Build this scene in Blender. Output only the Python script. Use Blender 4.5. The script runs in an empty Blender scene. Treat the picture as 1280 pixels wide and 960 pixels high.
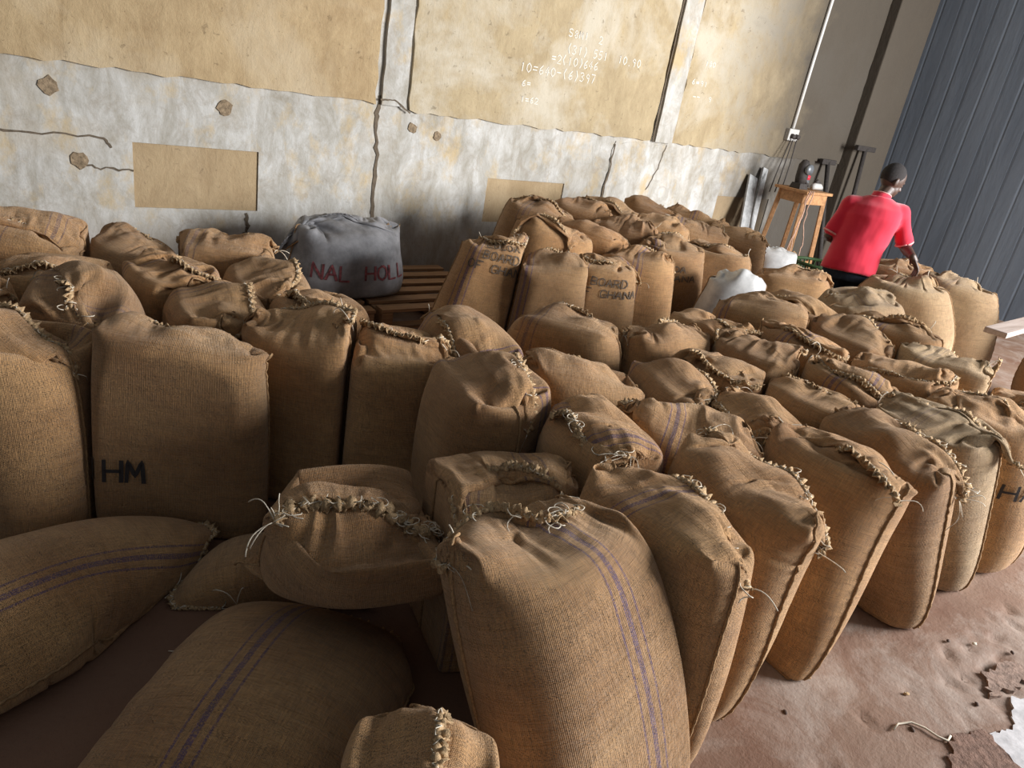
import bpy, bmesh, math, random, time
import numpy as np
from mathutils import Vector, Matrix
from concurrent.futures import ThreadPoolExecutor
R = math.radians
SC = bpy.context.scene
COL = SC.collection
T00 = time.time()

# ------------------------------------------------------------ camera
CAM_H = 1.7
cam_d = bpy.data.cameras.new('camera')
cam = bpy.data.objects.new('camera', cam_d); COL.objects.link(cam)
cam_d.sensor_fit = 'HORIZONTAL'; cam_d.sensor_width = 36.0
cam_d.lens = 36.0 * 900.0 / 1280.0
cam_d.clip_start = 0.05; cam_d.clip_end = 200
_dn = Vector((-370.0, 2120.0, 900.0)).normalized(); _z = -_dn          # world up seen in (right, down, forward)
_vr = Vector((1240.0, -165.0, 900.0)); _x = (_vr - _z * _vr.dot(_z)).normalized(); _y = _z.cross(_x)
rot = Matrix(((_x[0], -_x[1], -_x[2]), (_y[0], -_y[1], -_y[2]), (_z[0], -_z[1], -_z[2])))
cam.matrix_world = Matrix.Translation((0, 0, CAM_H)) @ rot.to_4x4()
SC.camera = cam

# ------------------------------------------------------------ light
SC.view_settings.view_transform = 'Standard'; SC.view_settings.look = 'None'
SC.view_settings.gamma = 1.0; SC.view_settings.use_curve_mapping = False
SC.view_settings.exposure = 0.0
w = bpy.data.worlds.new('daylight'); SC.world = w; w.use_nodes = True
w.node_tree.nodes['Background'].inputs[0].default_value = (0.86, 0.93, 1.0, 1)
w.node_tree.nodes['Background'].inputs[1].default_value = 0.20

def area(name, loc, target, sx, sy, power, col):
    l = bpy.data.lights.new(name, 'AREA'); l.shape = 'RECTANGLE'; l.size = sx; l.size_y = sy
    l.energy = power; l.color = col
    o = bpy.data.objects.new(name, l); COL.objects.link(o); o.location = loc
    o.rotation_euler = (Vector(target) - Vector(loc)).to_track_quat('-Z', 'Y').to_euler()
    return o
area('doorway_daylight', (8.1, -2.8, 2.65), (2.8, 2.6, 0.6), 3.0, 2.8, 1650, (0.97, 0.98, 1.0))
#LIGHTS_END

# ------------------------------------------------------------ material helpers
class NT:
    def __init__(s, name, rough=0.9):
        s.m = bpy.data.materials.new(name); s.m.use_nodes = True
        s.t = s.m.node_tree; s.b = s.t.nodes['Principled BSDF']; s.b.inputs['Roughness'].default_value = rough
        if 'Specular IOR Level' in s.b.inputs: s.b.inputs['Specular IOR Level'].default_value = 0.25
    def n(s, typ, **kw):
        x = s.t.nodes.new(typ)
        for k, v in kw.items():
            if k in x.inputs.keys(): s.set(x.inputs[k], v)
            else: setattr(x, k, v)
        return x
    def set(s, inp, v):
        if hasattr(v, 'is_output') or hasattr(v, 'links'): s.t.links.new(v, inp)
        else:
            if isinstance(v, tuple) and len(v) == 3 and inp.type == 'RGBA': v = (*v, 1)
            inp.default_value = v
    def l(s, a, b): s.t.links.new(a, b)
    def math(s, op, a, b=0.0, c=0.0, clamp=False):
        x = s.t.nodes.new('ShaderNodeMath'); x.operation = op; x.use_clamp = clamp
        s.set(x.inputs[0], a); s.set(x.inputs[1], b); s.set(x.inputs[2], c); return x.outputs[0]
    def mix(s, fac, a, b, mode='MIX'):
        x = s.t.nodes.new('ShaderNodeMix'); x.data_type = 'RGBA'; x.blend_type = mode
        s.set(x.inputs[0], fac); s.set(x.inputs[6], a); s.set(x.inputs[7], b); return x.outputs[2]
    def noise(s, vec, scale, detail=4, rough=0.6, dist=0.0):
        x = s.t.nodes.new('ShaderNodeTexNoise'); s.l(vec, x.inputs['Vector'])
        x.inputs['Scale'].default_value = scale; x.inputs['Detail'].default_value = detail
        x.inputs['Roughness'].default_value = rough; x.inputs['Distortion'].default_value = dist
        return x.outputs[0]
    def ramp(s, fac, a, b, ca=(0, 0, 0), cb=(1, 1, 1)):
        x = s.t.nodes.new('ShaderNodeValToRGB'); s.l(fac, x.inputs[0])
        x.color_ramp.elements[0].position = a; x.color_ramp.elements[1].position = b
        x.color_ramp.elements[0].color = (*ca, 1); x.color_ramp.elements[1].color = (*cb, 1); return x.outputs[0]
    def bump(s, h, strength, dist, prev=None):
        x = s.t.nodes.new('ShaderNodeBump'); s.set(x.inputs['Height'], h)
        x.inputs['Strength'].default_value = strength; x.inputs['Distance'].default_value = dist
        if prev is not None: s.l(prev, x.inputs['Normal'])
        return x.outputs[0]
    def mapping(s, vec, scale=(1, 1, 1), rot=(0, 0, 0), loc=(0, 0, 0)):
        x = s.t.nodes.new('ShaderNodeMapping'); s.l(vec, x.inputs[0])
        x.inputs['Scale'].default_value = scale; x.inputs['Rotation'].default_value = rot
        x.inputs['Location'].default_value = loc; return x.outputs[0]
    def coord(s, which='Object'): return s.n('ShaderNodeTexCoord').outputs[which]
    def color(s, c): s.set(s.b.inputs['Base Color'], c)
    def normal(s, nrm): s.l(nrm, s.b.inputs['Normal'])

def burlap(name, col, dark, stripe=None, fade=0.82, seed=0.0):
    k = NT(name, 0.95)
    uv = k.coord('UV'); ob = k.coord('Object')
    info = k.n('ShaderNodeObjectInfo').outputs['Random']
    uvs = k.n('ShaderNodeVectorMath', operation='ADD'); k.l(uv, uvs.inputs[0])
    comb = k.n('ShaderNodeCombineXYZ'); k.set(comb.inputs[2], k.math('MULTIPLY', info, 40.0)); k.l(comb.outputs[0], uvs.inputs[1])
    u3 = uvs.outputs[0]
    big = k.noise(u3, 3.2, 4, 0.6); mid = k.noise(u3, 14.0, 4, 0.65)
    yv = k.noise(k.mapping(u3, (420, 30, 1)), 1.0, 2, 0.5)      # slubby yarns both ways
    yh = k.noise(k.mapping(u3, (30, 420, 1)), 1.0, 2, 0.5)
    c = k.mix(k.ramp(big, 0.32, 0.72), dark, col)
    c = k.mix(k.math('MULTIPLY', k.ramp(mid, 0.45, 0.75), 0.30), c, tuple(x * 0.55 for x in dark))
    yarn = k.math('ADD', k.math('MULTIPLY', yv, 0.5), k.math('MULTIPLY', yh, 0.5))
    c = k.mix(1.0, c, k.ramp(yarn, 0.36, 0.62, (0.72, 0.70, 0.67), (1.18, 1.18, 1.18)), 'MULTIPLY')
    tone = k.math('MULTIPLY_ADD', info, 0.34, 0.84)
    tc = k.n('ShaderNodeCombineColor'); 
    for i in range(3): k.l(tone, tc.inputs[i])
    c = k.mix(1.0, c, tc.outputs[0], 'MULTIPLY')
    sep = k.n('ShaderNodeSeparateXYZ'); k.l(uv, sep.inputs[0])
    if stripe:
        sx, swid, scol = stripe
        u = sep.outputs[0]
        def line(centre, half):
            d = k.math('ABSOLUTE', k.math('SUBTRACT', u, centre))
            return k.math('LESS_THAN', d, half)
        m = line(sx, swid * 0.25)
        for off in (-0.95, 0.95): m = k.math('ADD', m, line(sx + off * swid, swid * 0.10), clamp=True)
        m2 = k.math('MULTIPLY', k.ramp(k.noise(k.mapping(u3, (300, 300, 1)), 1.0, 1, 0.5), 0.30, 0.55), m)
        c = k.mix(k.math('MULTIPLY', m2, fade), c, scol)
    k.color(c)
    # twill weave relief
    fu = k.math('MULTIPLY', sep.outputs[0], 2 * math.pi * 190); fv = k.math('MULTIPLY', sep.outputs[1], 2 * math.pi * 190)
    wv = k.math('MULTIPLY', k.math('SINE', k.math('ADD', fu, fv)), k.math('SINE', k.math('SUBTRACT', k.math('MULTIPLY', fu, 0.5), fv)))
    crease = k.noise(k.mapping(u3, (4, 30, 1)), 1.0, 5, 0.62, 0.6)  # flattened horizontal creases
    h = k.bump(crease, 0.8, 0.022)
    h = k.bump(yarn, 0.8, 0.006, h)
    h = k.bump(wv, 0.6, 0.0022, h)
    k.normal(h)
    k.b.inputs['Sheen Weight'].default_value = 0.35; k.b.inputs['Sheen Roughness'].default_value = 0.6
    k.b.inputs['Sheen Tint'].default_value = (1, 0.9, 0.75, 1)
    return k.m

PUR = (0.075, 0.038, 0.13); BRN = (0.10, 0.045, 0.06)
TAN = (0.53, 0.30, 0.125); TAND = (0.35, 0.165, 0.056)
M = {}
M['plain'] = burlap('burlap', TAN, TAND)
M['purple'] = burlap('burlap_purple_stripe', TAN, TAND, (0.30, 0.030, PUR))
M['purple2'] = burlap('burlap_purple_stripe_wide', TAN, TAND, (0.15, 0.034, PUR))
M['brown'] = burlap('burlap_brown_stripe', TAN, TAND, (0.22, 0.036, BRN), 0.75)
M['pale'] = burlap('burlap_pale', (0.50, 0.345, 0.185), (0.38, 0.23, 0.11), (0.25, 0.03, BRN), 0.45)
M['orange'] = burlap('burlap_orange', (0.46, 0.235, 0.085), (0.34, 0.155, 0.05))
def simple(name, col, rough=0.8, var=0.25, scale=30, bump=0.2, bd=0.003, metal=0.0):
    k = NT(name, rough); ob = k.coord('Object'); n1 = k.noise(ob, scale, 5, 0.65)
    c = k.mix(k.ramp(n1, 0.3, 0.7), tuple(x * (1 - var) for x in col), tuple(min(1, x * (1 + var)) for x in col)); k.color(c)
    if bump: k.normal(k.bump(n1, bump, bd))
    k.b.inputs['Metallic'].default_value = metal
    return k.m
M['poly'] = simple('grey_woven_plastic', (0.22, 0.215, 0.22), 0.5, 0.55, 5, 0.5, 0.01)
M['whitebag'] = simple('white_plastic_film', (0.56, 0.55, 0.53), 0.35, 0.2, 14, 0.3)
M['red_ink'] = simple('faded_red_print', (0.22, 0.065, 0.07), 0.8, 0.7, 30, 0)
M['seam'] = simple('jute_seam_cord', (0.33, 0.20, 0.10), 0.95, 0.45, 160, 0.9, 0.004)
M['rim'] = simple('frayed_jute_rim', (0.46, 0.31, 0.17), 0.95, 0.5, 150, 0.9, 0.005)
M['thread'] = simple('pale_stitching_thread', (0.66, 0.58, 0.46), 0.8, 0.2, 60, 0)
M['ink'] = simple('stencil_ink', (0.035, 0.03, 0.03), 0.9, 0.3, 200, 0)
M['ink_faded'] = simple('faded_stencil_ink', (0.11, 0.085, 0.065), 0.9, 0.4, 120, 0)

# ------------------------------------------------------------ object helpers
def prop(o, label=None, cat=None, group=None, kind=None):
    if label: o['label'] = label
    if cat: o['category'] = cat
    if group: o['group'] = group
    if kind: o['kind'] = kind
    return o
def link(name, me, mat=None, parent=None, smooth=True):
    o = bpy.data.objects.new(name, me); COL.objects.link(o)
    if mat is not None and not me.materials: me.materials.append(mat)
    if smooth and len(me.polygons): me.polygons.foreach_set('use_smooth', [True] * len(me.polygons))
    if parent is not None: o.parent = parent
    return o
def empty(name, loc=(0, 0, 0), rz=0.0):
    o = bpy.data.objects.new(name, None); COL.objects.link(o); o.location = loc; o.rotation_euler = (0, 0, rz)
    o.empty_display_size = 0.1; return o
class MB:                       # collects shapes for ONE mesh
    def __init__(s): s.v = []; s.f = []
    def box(s, c, d, rot=None, taper=1.0):
        n = len(s.v)
        for z in (-1, 1):
            for y in (-1, 1):
                for x in (-1, 1):
                    t = taper if z > 0 else 1
                    p = Vector((x * d[0] / 2 * t, y * d[1] / 2 * t, z * d[2] / 2))
                    if rot is not None: p = rot @ p
                    s.v.append(tuple(p + Vector(c)))
        for q in ((0, 2, 3, 1), (4, 5, 7, 6), (0, 1, 5, 4), (2, 6, 7, 3), (0, 4, 6, 2), (1, 3, 7, 5)): s.f.append(tuple(n + i for i in q))
        return s
    def beam(s, a, b, w, h, up=(0, 0, 1)):
        a = Vector(a); b = Vector(b); d = (b - a); L = d.length; d.normalize()
        u = Vector(up); x = d.cross(u)
        if x.length < 1e-4: x = d.cross(Vector((1, 0, 0)))
        x.normalize(); y = x.cross(d)
        m = Matrix((x, d, y)).transposed(); s.box((a + b) / 2, (w, L, h), m); return s
    def tube(s, pts, rad, n=6, cap=True):
        pts = [Vector(p) for p in pts]; k = len(pts)
        if not hasattr(rad, '__len__'): rad = [rad] * k
        base = len(s.v); prev = None
        for i, p in enumerate(pts):
            d = (pts[min(i + 1, k - 1)] - pts[max(i - 1, 0)])
            if d.length < 1e-9: d = Vector((0, 0, 1))
            d.normalize()
            if prev is None: a = d.orthogonal().normalized()
            else:
                a = prev - d * prev.dot(d)
                a = a.normalized() if a.length > 1e-6 else d.orthogonal().normalized()
            prev = a; b = d.cross(a)
            for j in range(n):
                t = 2 * math.pi * j / n; s.v.append(tuple(p + (a * math.cos(t) + b * math.sin(t)) * rad[i]))
        for i in range(k - 1):
            for j in range(n):
                q = base + i * n; s.f.append((q + j, q + (j + 1) % n, q + n + (j + 1) % n, q + n + j))
        if cap:
            s.f.append(tuple(base + j for j in range(n))[::-1]); s.f.append(tuple(base + (k - 1) * n + j for j in range(n)))
        return s
    def build(s, name, mat, parent=None, smooth=False, bevel=0.0):
        me = bpy.data.meshes.new(name); me.from_pydata(s.v, [], s.f); me.update()
        o = link(name, me, mat, parent, smooth)
        if bevel:
            b = o.modifiers.new('bevel', 'BEVEL'); b.width = bevel; b.segments = 2
        return o
    def world(s, inv):          # move points into a parent's space
        s.v = [tuple(inv @ Vector(p)) for p in s.v]; return s

# ------------------------------------------------------------ sack cloth solver (filled fabric bags settling under gravity)
# every sack: flat tube of cloth, NU points round, NV rows from bottom seam to mouth
SACKS = []
def sack(key, x, y, yaw, H=0.72, W=0.66, T=0.36, L=None, lean=(0, 0), flop=None, flap=0.10, fill=0.93, gather=0.9,
         mat='plain', label='', z=0.0, axis=None, tipz=0.0, shell=None, seed=None, threads=2, ends=None, rope=0.0075, mouthc='rim',
         text=None, stiff=1.0, cat='sack', name='burlap_sack', near=False, ush=0.0, taper=0.15):
    SACKS.append(dict(locals()))
# front row along the open floor
sack('D0',1.22,0.8,4,H=0.76,W=0.66,T=0.33,flop=150,flap=0.13,fill=.84,mat='purple',near=True,lean=(-0.28, 0.34),threads=6,ush=0.08)
sack('D1',1.44,1.04,-99,near=True,fill=.86,flap=0.07,H=0.76,flop=-20,mat='purple',lean=(.0,-.04),threads=4,taper=0.45)
sack('D2',1.74,1.1,-101,near=True,flop=-15,H=0.76,fill=.82,flap=0.08,lean=(.13,-.10),threads=4,taper=0.6,T=0.36)
sack('D3',2.16,1.07,-96,near=True,flop=170,H=.74,fill=.84,flap=0.1,lean=(.28,-.06),threads=3,taper=0.6)
sack('D4',2.78,1.02,-90,near=True,flop=-20,H=.75,fill=.82,flap=0.12,T=0.34,threads=6,lean=(-.16,0),taper=0.5)
sack('D5',3.18,1.04,-78,near=True,flop=-60,H=.76,fill=.84,flap=.17,T=.38,mat='pale',taper=0.5,lean=(-.12,0))
sack('D6',3.55,1.02,-70,flop=100,H=.74,fill=.86,text=[(['GHANA'],.93,.50,.07,.05,'ink')])
sack('D7',4.15,1.0,-60,flop=200,H=.70,fill=.86)
# behind them
sack('D0b',1.2,1.45,-20,H=0.66,near=True,flop=-100,flap=.17,fill=.82,mat='brown',threads=3)
sack('C4',1.6,1.45,-116,H=0.77,near=True,flop=160,flap=0.1,fill=.85,mat='purple2',threads=5)
sack('C7',1.98,1.41,-60,H=.72,near=True,flop=60,flap=.2,fill=.80,mat='purple',threads=4)
sack('E1',2.4,1.42,-100,H=.72,near=True,flop=150,flap=.18,fill=.82)
sack('E3',2.8,1.46,-95,H=.72,near=True,flop=20,flap=.17,fill=.83)
sack('E4',3.17,1.46,-80,H=.75,near=True,flop=-100,flap=.18,fill=.84,mat='purple')
sack('E5',3.58,1.44,-75,H=.76,flop=-160,flap=.17,fill=.84)
sack('E11',4.03,1.43,-80,H=.77,flop=-20,flap=.19,fill=.83,mat='pale')
# third and fourth rows
sack('C1',1.42,1.86,-98,H=0.79,T=.42,near=True,flop=-40,flap=0.09,fill=.88,mat='purple2',threads=4)
sack('C3',1.88,1.86,-30,H=0.75,near=True,flop=80,flap=.17,fill=.83)
sack('C6',2.27,1.72,-100,H=.73,flop=0,flap=.17,fill=.84,mat='purple2',near=True,threads=3)
sack('C9',2.62,1.76,-60,H=.73,flop=150,flap=.2,fill=.82)
sack('E2',2.98,1.86,-95,H=.75,flop=60,flap=.2,fill=.82)
sack('E6',3.40,1.88,-85,H=.76,flop=-120,flap=.2,fill=.82,mat='purple')
sack('E8',3.84,1.86,-100,H=.77,flop=30,flap=.2,fill=.82)
sack('E9',4.30,1.86,-80,H=.78,flop=100,flap=.2,fill=.82,mat='purple')
sack('C5',2.68,2.16,-8,H=0.74,flop=100,flap=.17,fill=.83,T=.34,threads=3)
sack('C8',3.1,2.2,-85,H=.74,flop=-50,flap=.17,fill=.83)
sack('E7',3.60,2.28,-70,H=.80,flop=60,flap=.2,fill=.82,mat='purple2')
sack('E12',4.05,2.28,-90,H=.77,flop=160,flap=.2,fill=.82)
sack('C2',2.24,2.4,-60,H=0.75,flop=60,flap=.16,fill=.84,mat='brown')
sack('C0',1.66,2.34,-87,H=0.76,flop=160,flap=.16,fill=.84,mat='purple2')
sack('B2',1.31,2.32,-30,H=0.73,T=.40,flop=80,flap=.12,fill=.86,near=True,threads=3,text=[(['ETHNO'],.43,.76,.045,.03,'ink_faded')])
sack('B1',1,2.52,-44,H=0.76,T=.36,flop=60,flap=0.08,fill=.87,near=True)
sack('HM',0.53,2.44,-24,H=0.77,T=0.36,W=.64,near=True,flop=70,flap=0.08,fill=.85,text=[(['IHM'],.612,.325,.088,.05,'ink')],lean=(0.02,.0))
# left block
sack('A0',.06,2.70,-60,H=.74,T=.44,W=.70,flop=60,flap=.09,fill=.9,near=True,mat='brown')
sack('A4',0.32,2.93,-115,H=0.78,T=.40,flop=-150,flap=0.09,fill=.86,near=True,mat='brown',threads=6)
sack('A8',.79,2.93,-94,H=.73,T=.38,flop=-20,flap=.13,fill=.87,near=True,mat='brown',threads=3)
sack('A9',1.21,2.88,-101,H=.72,T=.40,flop=-160,flap=.13,fill=.87,threads=3)
sack('A9b',1.10,3.27,-95,H=.72,T=.38,flop=20,flap=.14,fill=.85)
sack('A7',.70,3.33,-70,H=.74,T=.38,flop=0,flap=.14,fill=.86,mat='brown')
sack('A2',.28,3.38,-20,H=.74,T=.40,flop=-90,flap=.12,fill=.87)
sack('A3',-.12,3.15,-50,H=.76,T=.40,flop=90,flap=.12,fill=.87)
sack('A1',0.22,3.9,-15,H=0.8,T=.42,W=.70,flop=-90,flap=.2,fill=.82,mat='brown')
sack('A5',.64,3.78,-60,H=.72,T=.36,flop=60,flap=.14,fill=.85)
sack('A6',1.02,3.72,-30,H=.76,T=.38,flop=100,flap=.15,fill=.84,mat='brown',threads=3)
# heap at the middle of the back wall
sack('F0',2.52,3.62,-28,H=.78,T=.34,W=.60,lean=(0.2, 0.03),flop=-30,flap=.16,fill=.84,mat='purple2',text=[(['COCOA','BOARD','OF GHANA'],.765,.76,.05,.035,'ink_faded')],near=True,threads=4)
sack('F1',2.9,3.36,-32,H=.74,T=.34,W=.60,flop=60,flap=.14,fill=.85,mat='purple2',near=True)
sack('F2',3.3,3.34,-32,H=.74,T=.34,W=.60,flop=-40,flap=.17,fill=.83,mat='purple2',text=[(['BOARD','OF GHANA'],.775,.66,.05,.035,'ink_faded')],near=True)
sack('F3',3.72,3.42,-40,H=.76,T=.34,W=.60,flop=-20,flap=.16,fill=.84,mat='purple')
sack('F4',4.14,3.5,-40,H=.82,T=.36,W=.60,flop=100,flap=.12,fill=.86,mat='purple2',text=[(['COCOA','OF GHANA'],.74,.66,.045,.032,'ink_faded')])
sack('F5',4.62,3.48,-50,H=.80,T=.38,flop=150,flap=.12,fill=.88)
sack('F6',4.98,3,-45,H=.74,T=.38,flop=-30,flap=.17,fill=.84)
sack('F8',3.25,3.82,-30,H=.86,T=.36,flop=200,flap=.2,fill=.8)
sack('F8b',3.65,3.84,-50,H=.84,T=.36,flop=0,flap=.2,fill=.8,mat='orange')
sack('F10',4.05,3.92,-60,H=.86,T=.36,flop=60,flap=.2,fill=.8,mat='orange')
sack('F10b',4.45,3.98,-40,H=.88,T=.36,flop=-20,flap=.2,fill=.8)
sack('F7',3.55,4.36,-40,H=.88,T=.38,flop=-40,flap=.16,fill=.84,mat='brown')
sack('F9',4.00,4.40,-60,H=.90,T=.36,flop=30,flap=.2,fill=.8,mat='orange')
sack('F9b',4.42,4.46,-60,H=.90,T=.36,flop=200,flap=.2,fill=.8)
sack('F11',4.86,4.42,-60,H=.90,T=.36,flop=0,flap=.2,fill=.8,mat='orange')
sack('F12',5.30,4.30,-50,H=.88,T=.36,flop=-10,flap=.2,fill=.8,mat='purple')
sack('F13',4.92,3.95,-40,H=.86,T=.36,flop=40,flap=.18,fill=.82,mat='purple2')
sack('F14',5.36,3.86,-60,H=.84,T=.36,flop=10,flap=.2,fill=.82)
# by the worker
sack('G0',4.72,2.30,-15,H=.80,T=.44,W=.72,flop=0,flap=.1,fill=.88,mat='pale')
sack('G1',5.55,2.42,-60,H=0.84,T=.46,W=.72,flop=20,flap=0.0,fill=0.92,mat='pale',gather=0.3)
sack('G2',6.25,2.35,-60,H=0.84,T=.46,W=.72,flop=20,flap=0.0,fill=0.92,mat='pale',gather=0.3)
sack('G3',6.3,2.9,-60,H=0.84,T=.46,W=.72,flop=20,flap=0.0,fill=0.92,mat='orange',gather=0.3)
sack('X1',6.65,1.42,-60,H=.80,T=.40,W=.70,flop=0,flap=.06,fill=.9)
# lying sacks in the foreground
sack('L1',-0.45,1.9,0,axis=(1,.32,0),H=.9,L=1.05,W=.64,T=0.34,fill=2,near=True,mat='purple2',ush=0.27)
sack('L2',0.11,1.01,0,axis=(.72,.69,0),H=.9,L=1.0,W=0.7,T=0.32,fill=2,near=True,mat='purple')
sack('L3',0.84,1.6,-12,H=0.24,T=0.46,W=0.8,z=0.31,gather=.6,fill=.86,flap=.1,flop=-110,near=True,threads=8,rope=0.016,lean=(-0.1, -0.2))
sack('L4',0.52,0.7,60,H=0.49,T=.30,W=0.54,lean=(.15,.18),flap=.07,fill=.88,near=True,threads=1)
sack('L5',1.02,1.81,0,axis=(-.62,.25,0),L=.62,W=.5,T=.24,fill=2)
# bags that are not burlap
sack('P1',2.1,4.62,5,z=0.155,H=0.5,W=0.96,T=.56,flop=190,flap=.17,fill=.70,mat='poly',gather=1.0,name='woven_plastic_bag',cat='bag',rope=.004,mouthc='poly',threads=0,near=True,text=[(['NAL HOLL'],.745,.36,.10,.06,'red_ink')])
sack('P2',4.28,2.98,-40,H=0.74,W=0.46,T=0.28,flop=60,flap=.08,fill=.80,mat='whitebag',gather=.5,name='white_plastic_bag',cat='bag',rope=.006,mouthc='whitebag',threads=0,near=True)
sack('P3',5.75,3.72,-40,H=0.72,W=.50,T=.34,flop=60,flap=.10,fill=.84,mat='whitebag',gather=.7,name='white_woven_bag',cat='bag',rope=.008,mouthc='whitebag',threads=0,near=True)

LAB = {
    'D0': 'large front sack with purple stripes, slumping to the left, nearest the camera',
    'D1': 'striped burlap sack standing directly right of the slumping purple striped front sack',
    'D2': 'tall plain burlap sack, second from left along the open floor edge',
    'D3': 'plain burlap sack, third from left along the open floor edge',
    'D4': 'burlap sack with trailing threads, fourth from left along the open floor edge',
    'D5': 'paler burlap sack near the right frame edge, fifth along the floor edge',
    'D6': 'burlap sack with dark stencilled letters, cut by the right frame edge',
    'D7': 'rounded sack at the far right edge behind the stencilled one',
    'D0b': 'crumpled burlap sack squeezed in behind the slumping purple striped front sack',
    'C4': 'striped sack with a stitched ridge down its top, behind the slumping front sack',
    'C7': 'burlap sack with purple stripe down its front, second row, behind the second floor edge sack',
    'E1': 'second row burlap sack behind the third sack of the floor edge',
    'E3': 'second row burlap sack behind the fourth sack of the floor edge',
    'E4': 'second row purple striped sack just behind the paler floor edge sack',
    'E5': 'second row burlap sack between the purple striped sack and the pale one',
    'E11': 'pale sack carrying the end of the rough plank at right',
    'C1': "tall bulging sack at the picture's centre with a stitched seam hanging over its corner",
    'C3': "plain sack just right of the tall bulging sack at the picture's centre",
    'C6': "third row sack with wide purple stripes right of the picture's centre",
    'C9': 'folded topped sack in the third row, right of the wide striped one',
    'E2': 'third row burlap sack, fourth to the right of the tall bulging sack',
    'E6': 'third row purple striped sack, fifth to the right of the tall bulging sack',
    'E8': 'third row burlap sack, sixth to the right of the tall bulging sack',
    'E9': 'third row sack at the far right end, behind the pale plank-bearing sack',
    'C5': 'fourth row sack standing left of the one in front of the white plastic bag',
    'C8': 'sack standing in front of the white plastic bag',
    'E7': "striped sack two to the right of the white plastic bag's front sack",
    'E12': 'fourth row sack in front of the pale round sack by the man',
    'C2': "brown striped sack in front of the wall heap's stencilled sacks",
    'C0': 'wide striped sack standing in front of the leaning stencilled sack',
    'B2': 'sack with small faded letters, between the centre bulging sack and the dark one',
    'B1': 'dark shaded sack right of the black lettered sack, thread tuft at corner',
    'HM': 'burlap sack marked with big black letters HM, left foreground',
    'A0': 'broad shaded sack at the left frame edge beside the black lettered sack',
    'A4': 'sack with a white thread-knotted seam behind the black lettered sack',
    'A8': 'sack right behind the gap between the black lettered and dark shaded sacks',
    'A9': 'rightmost sack of the left block, nearest the grey bag',
    'A9b': 'small topped sack just left of the grey plastic bag, second row from wall',
    'A7': 'brown striped sack in the middle of the left block',
    'A2': 'wide plain sack in the left block, behind the white-knotted sack',
    'A3': 'sack cut by the left frame edge, second row from the wall',
    'A1': 'big crumpled sack at far left nearest the wall',
    'A5': 'back row sack of the left block, second from left below the wall crack',
    'A6': 'back row sack of the left block, below the bricked-up opening',
    'F0': 'leaning sack stencilled BOARD at the left end of the wall heap',
    'F1': 'unlettered striped sack right of the leaning stencilled sack',
    'F2': "stencilled sack in the middle of the wall heap's front row",
    'F3': 'purple striped sack right of the middle stencilled sack of the wall heap',
    'F4': "tall dark stencilled sack in the wall heap's front row, near the white bag",
    'F5': 'tall plain sack directly behind the white plastic bag',
    'F6': 'sack with drooping ear between the white plastic bag and the man',
    'F8': 'second row sack of the wall heap behind the leaning stencilled sack',
    'F8b': "orange-toned sack of the wall heap's second row, second from left",
    'F10': "orange-toned sack of the wall heap's second row, third from left",
    'F10b': "tan sack of the wall heap's second row, fourth from left",
    'F7': 'leftmost back sack of the wall heap, below the middle bricked-up opening',
    'F9': 'back row sack of the wall heap, second from left against the wall',
    'F9b': 'back row sack of the wall heap, third from left against the wall',
    'F11': 'back row sack of the wall heap, fourth from left against the wall',
    'F12': 'back row sack at the right end of the wall heap',
    'F13': "striped sack of the wall heap's second row, second from its right end",
    'F14': 'rightmost second row sack of the wall heap, beside the white woven bag',
    'G0': "pale round sack standing just below the man's red shirt",
    'G1': "pale round tied sack under the man's right hand",
    'G2': 'rightmost pale round sack, against the dark metal wall',
    'G3': "orange-toned tied sack just beyond the man's right hand",
    'X1': 'sack outside the right frame edge holding up the far end of the plank',
    'L1': 'large sack lying on its side at lower left',
    'L2': 'sack lying flat with purple stripes along it, bottom left centre',
    'L3': 'small squat sack with gathered stitched mouth, resting on the lying sacks',
    'L4': 'sack whose pointed corner pokes up at the bottom frame edge',
    'L5': 'shaded sack lying beneath the small squat gathered sack',
    'P1': 'grey woven plastic bag with faded red letters slumped on the pallets',
    'P2': 'white plastic bag standing among the sacks left of the man',
    'P3': 'white woven bag at the right end of the wall heap, below the stand',
}
GRP = {'A': 'sacks of the left block', 'B': 'sacks of the left block', 'H': 'sacks of the left block', 'F': 'sacks heaped by the back wall', 'G': 'pale round sacks by the man', 'L': 'sacks lying in the foreground'}
for s in SACKS:
    s['label'] = LAB[s['key']]
def smoothstep(a, b, x):
    t = np.clip((x - a) / (b - a), 0, 1); return t * t * (3 - 2 * t)
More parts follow.
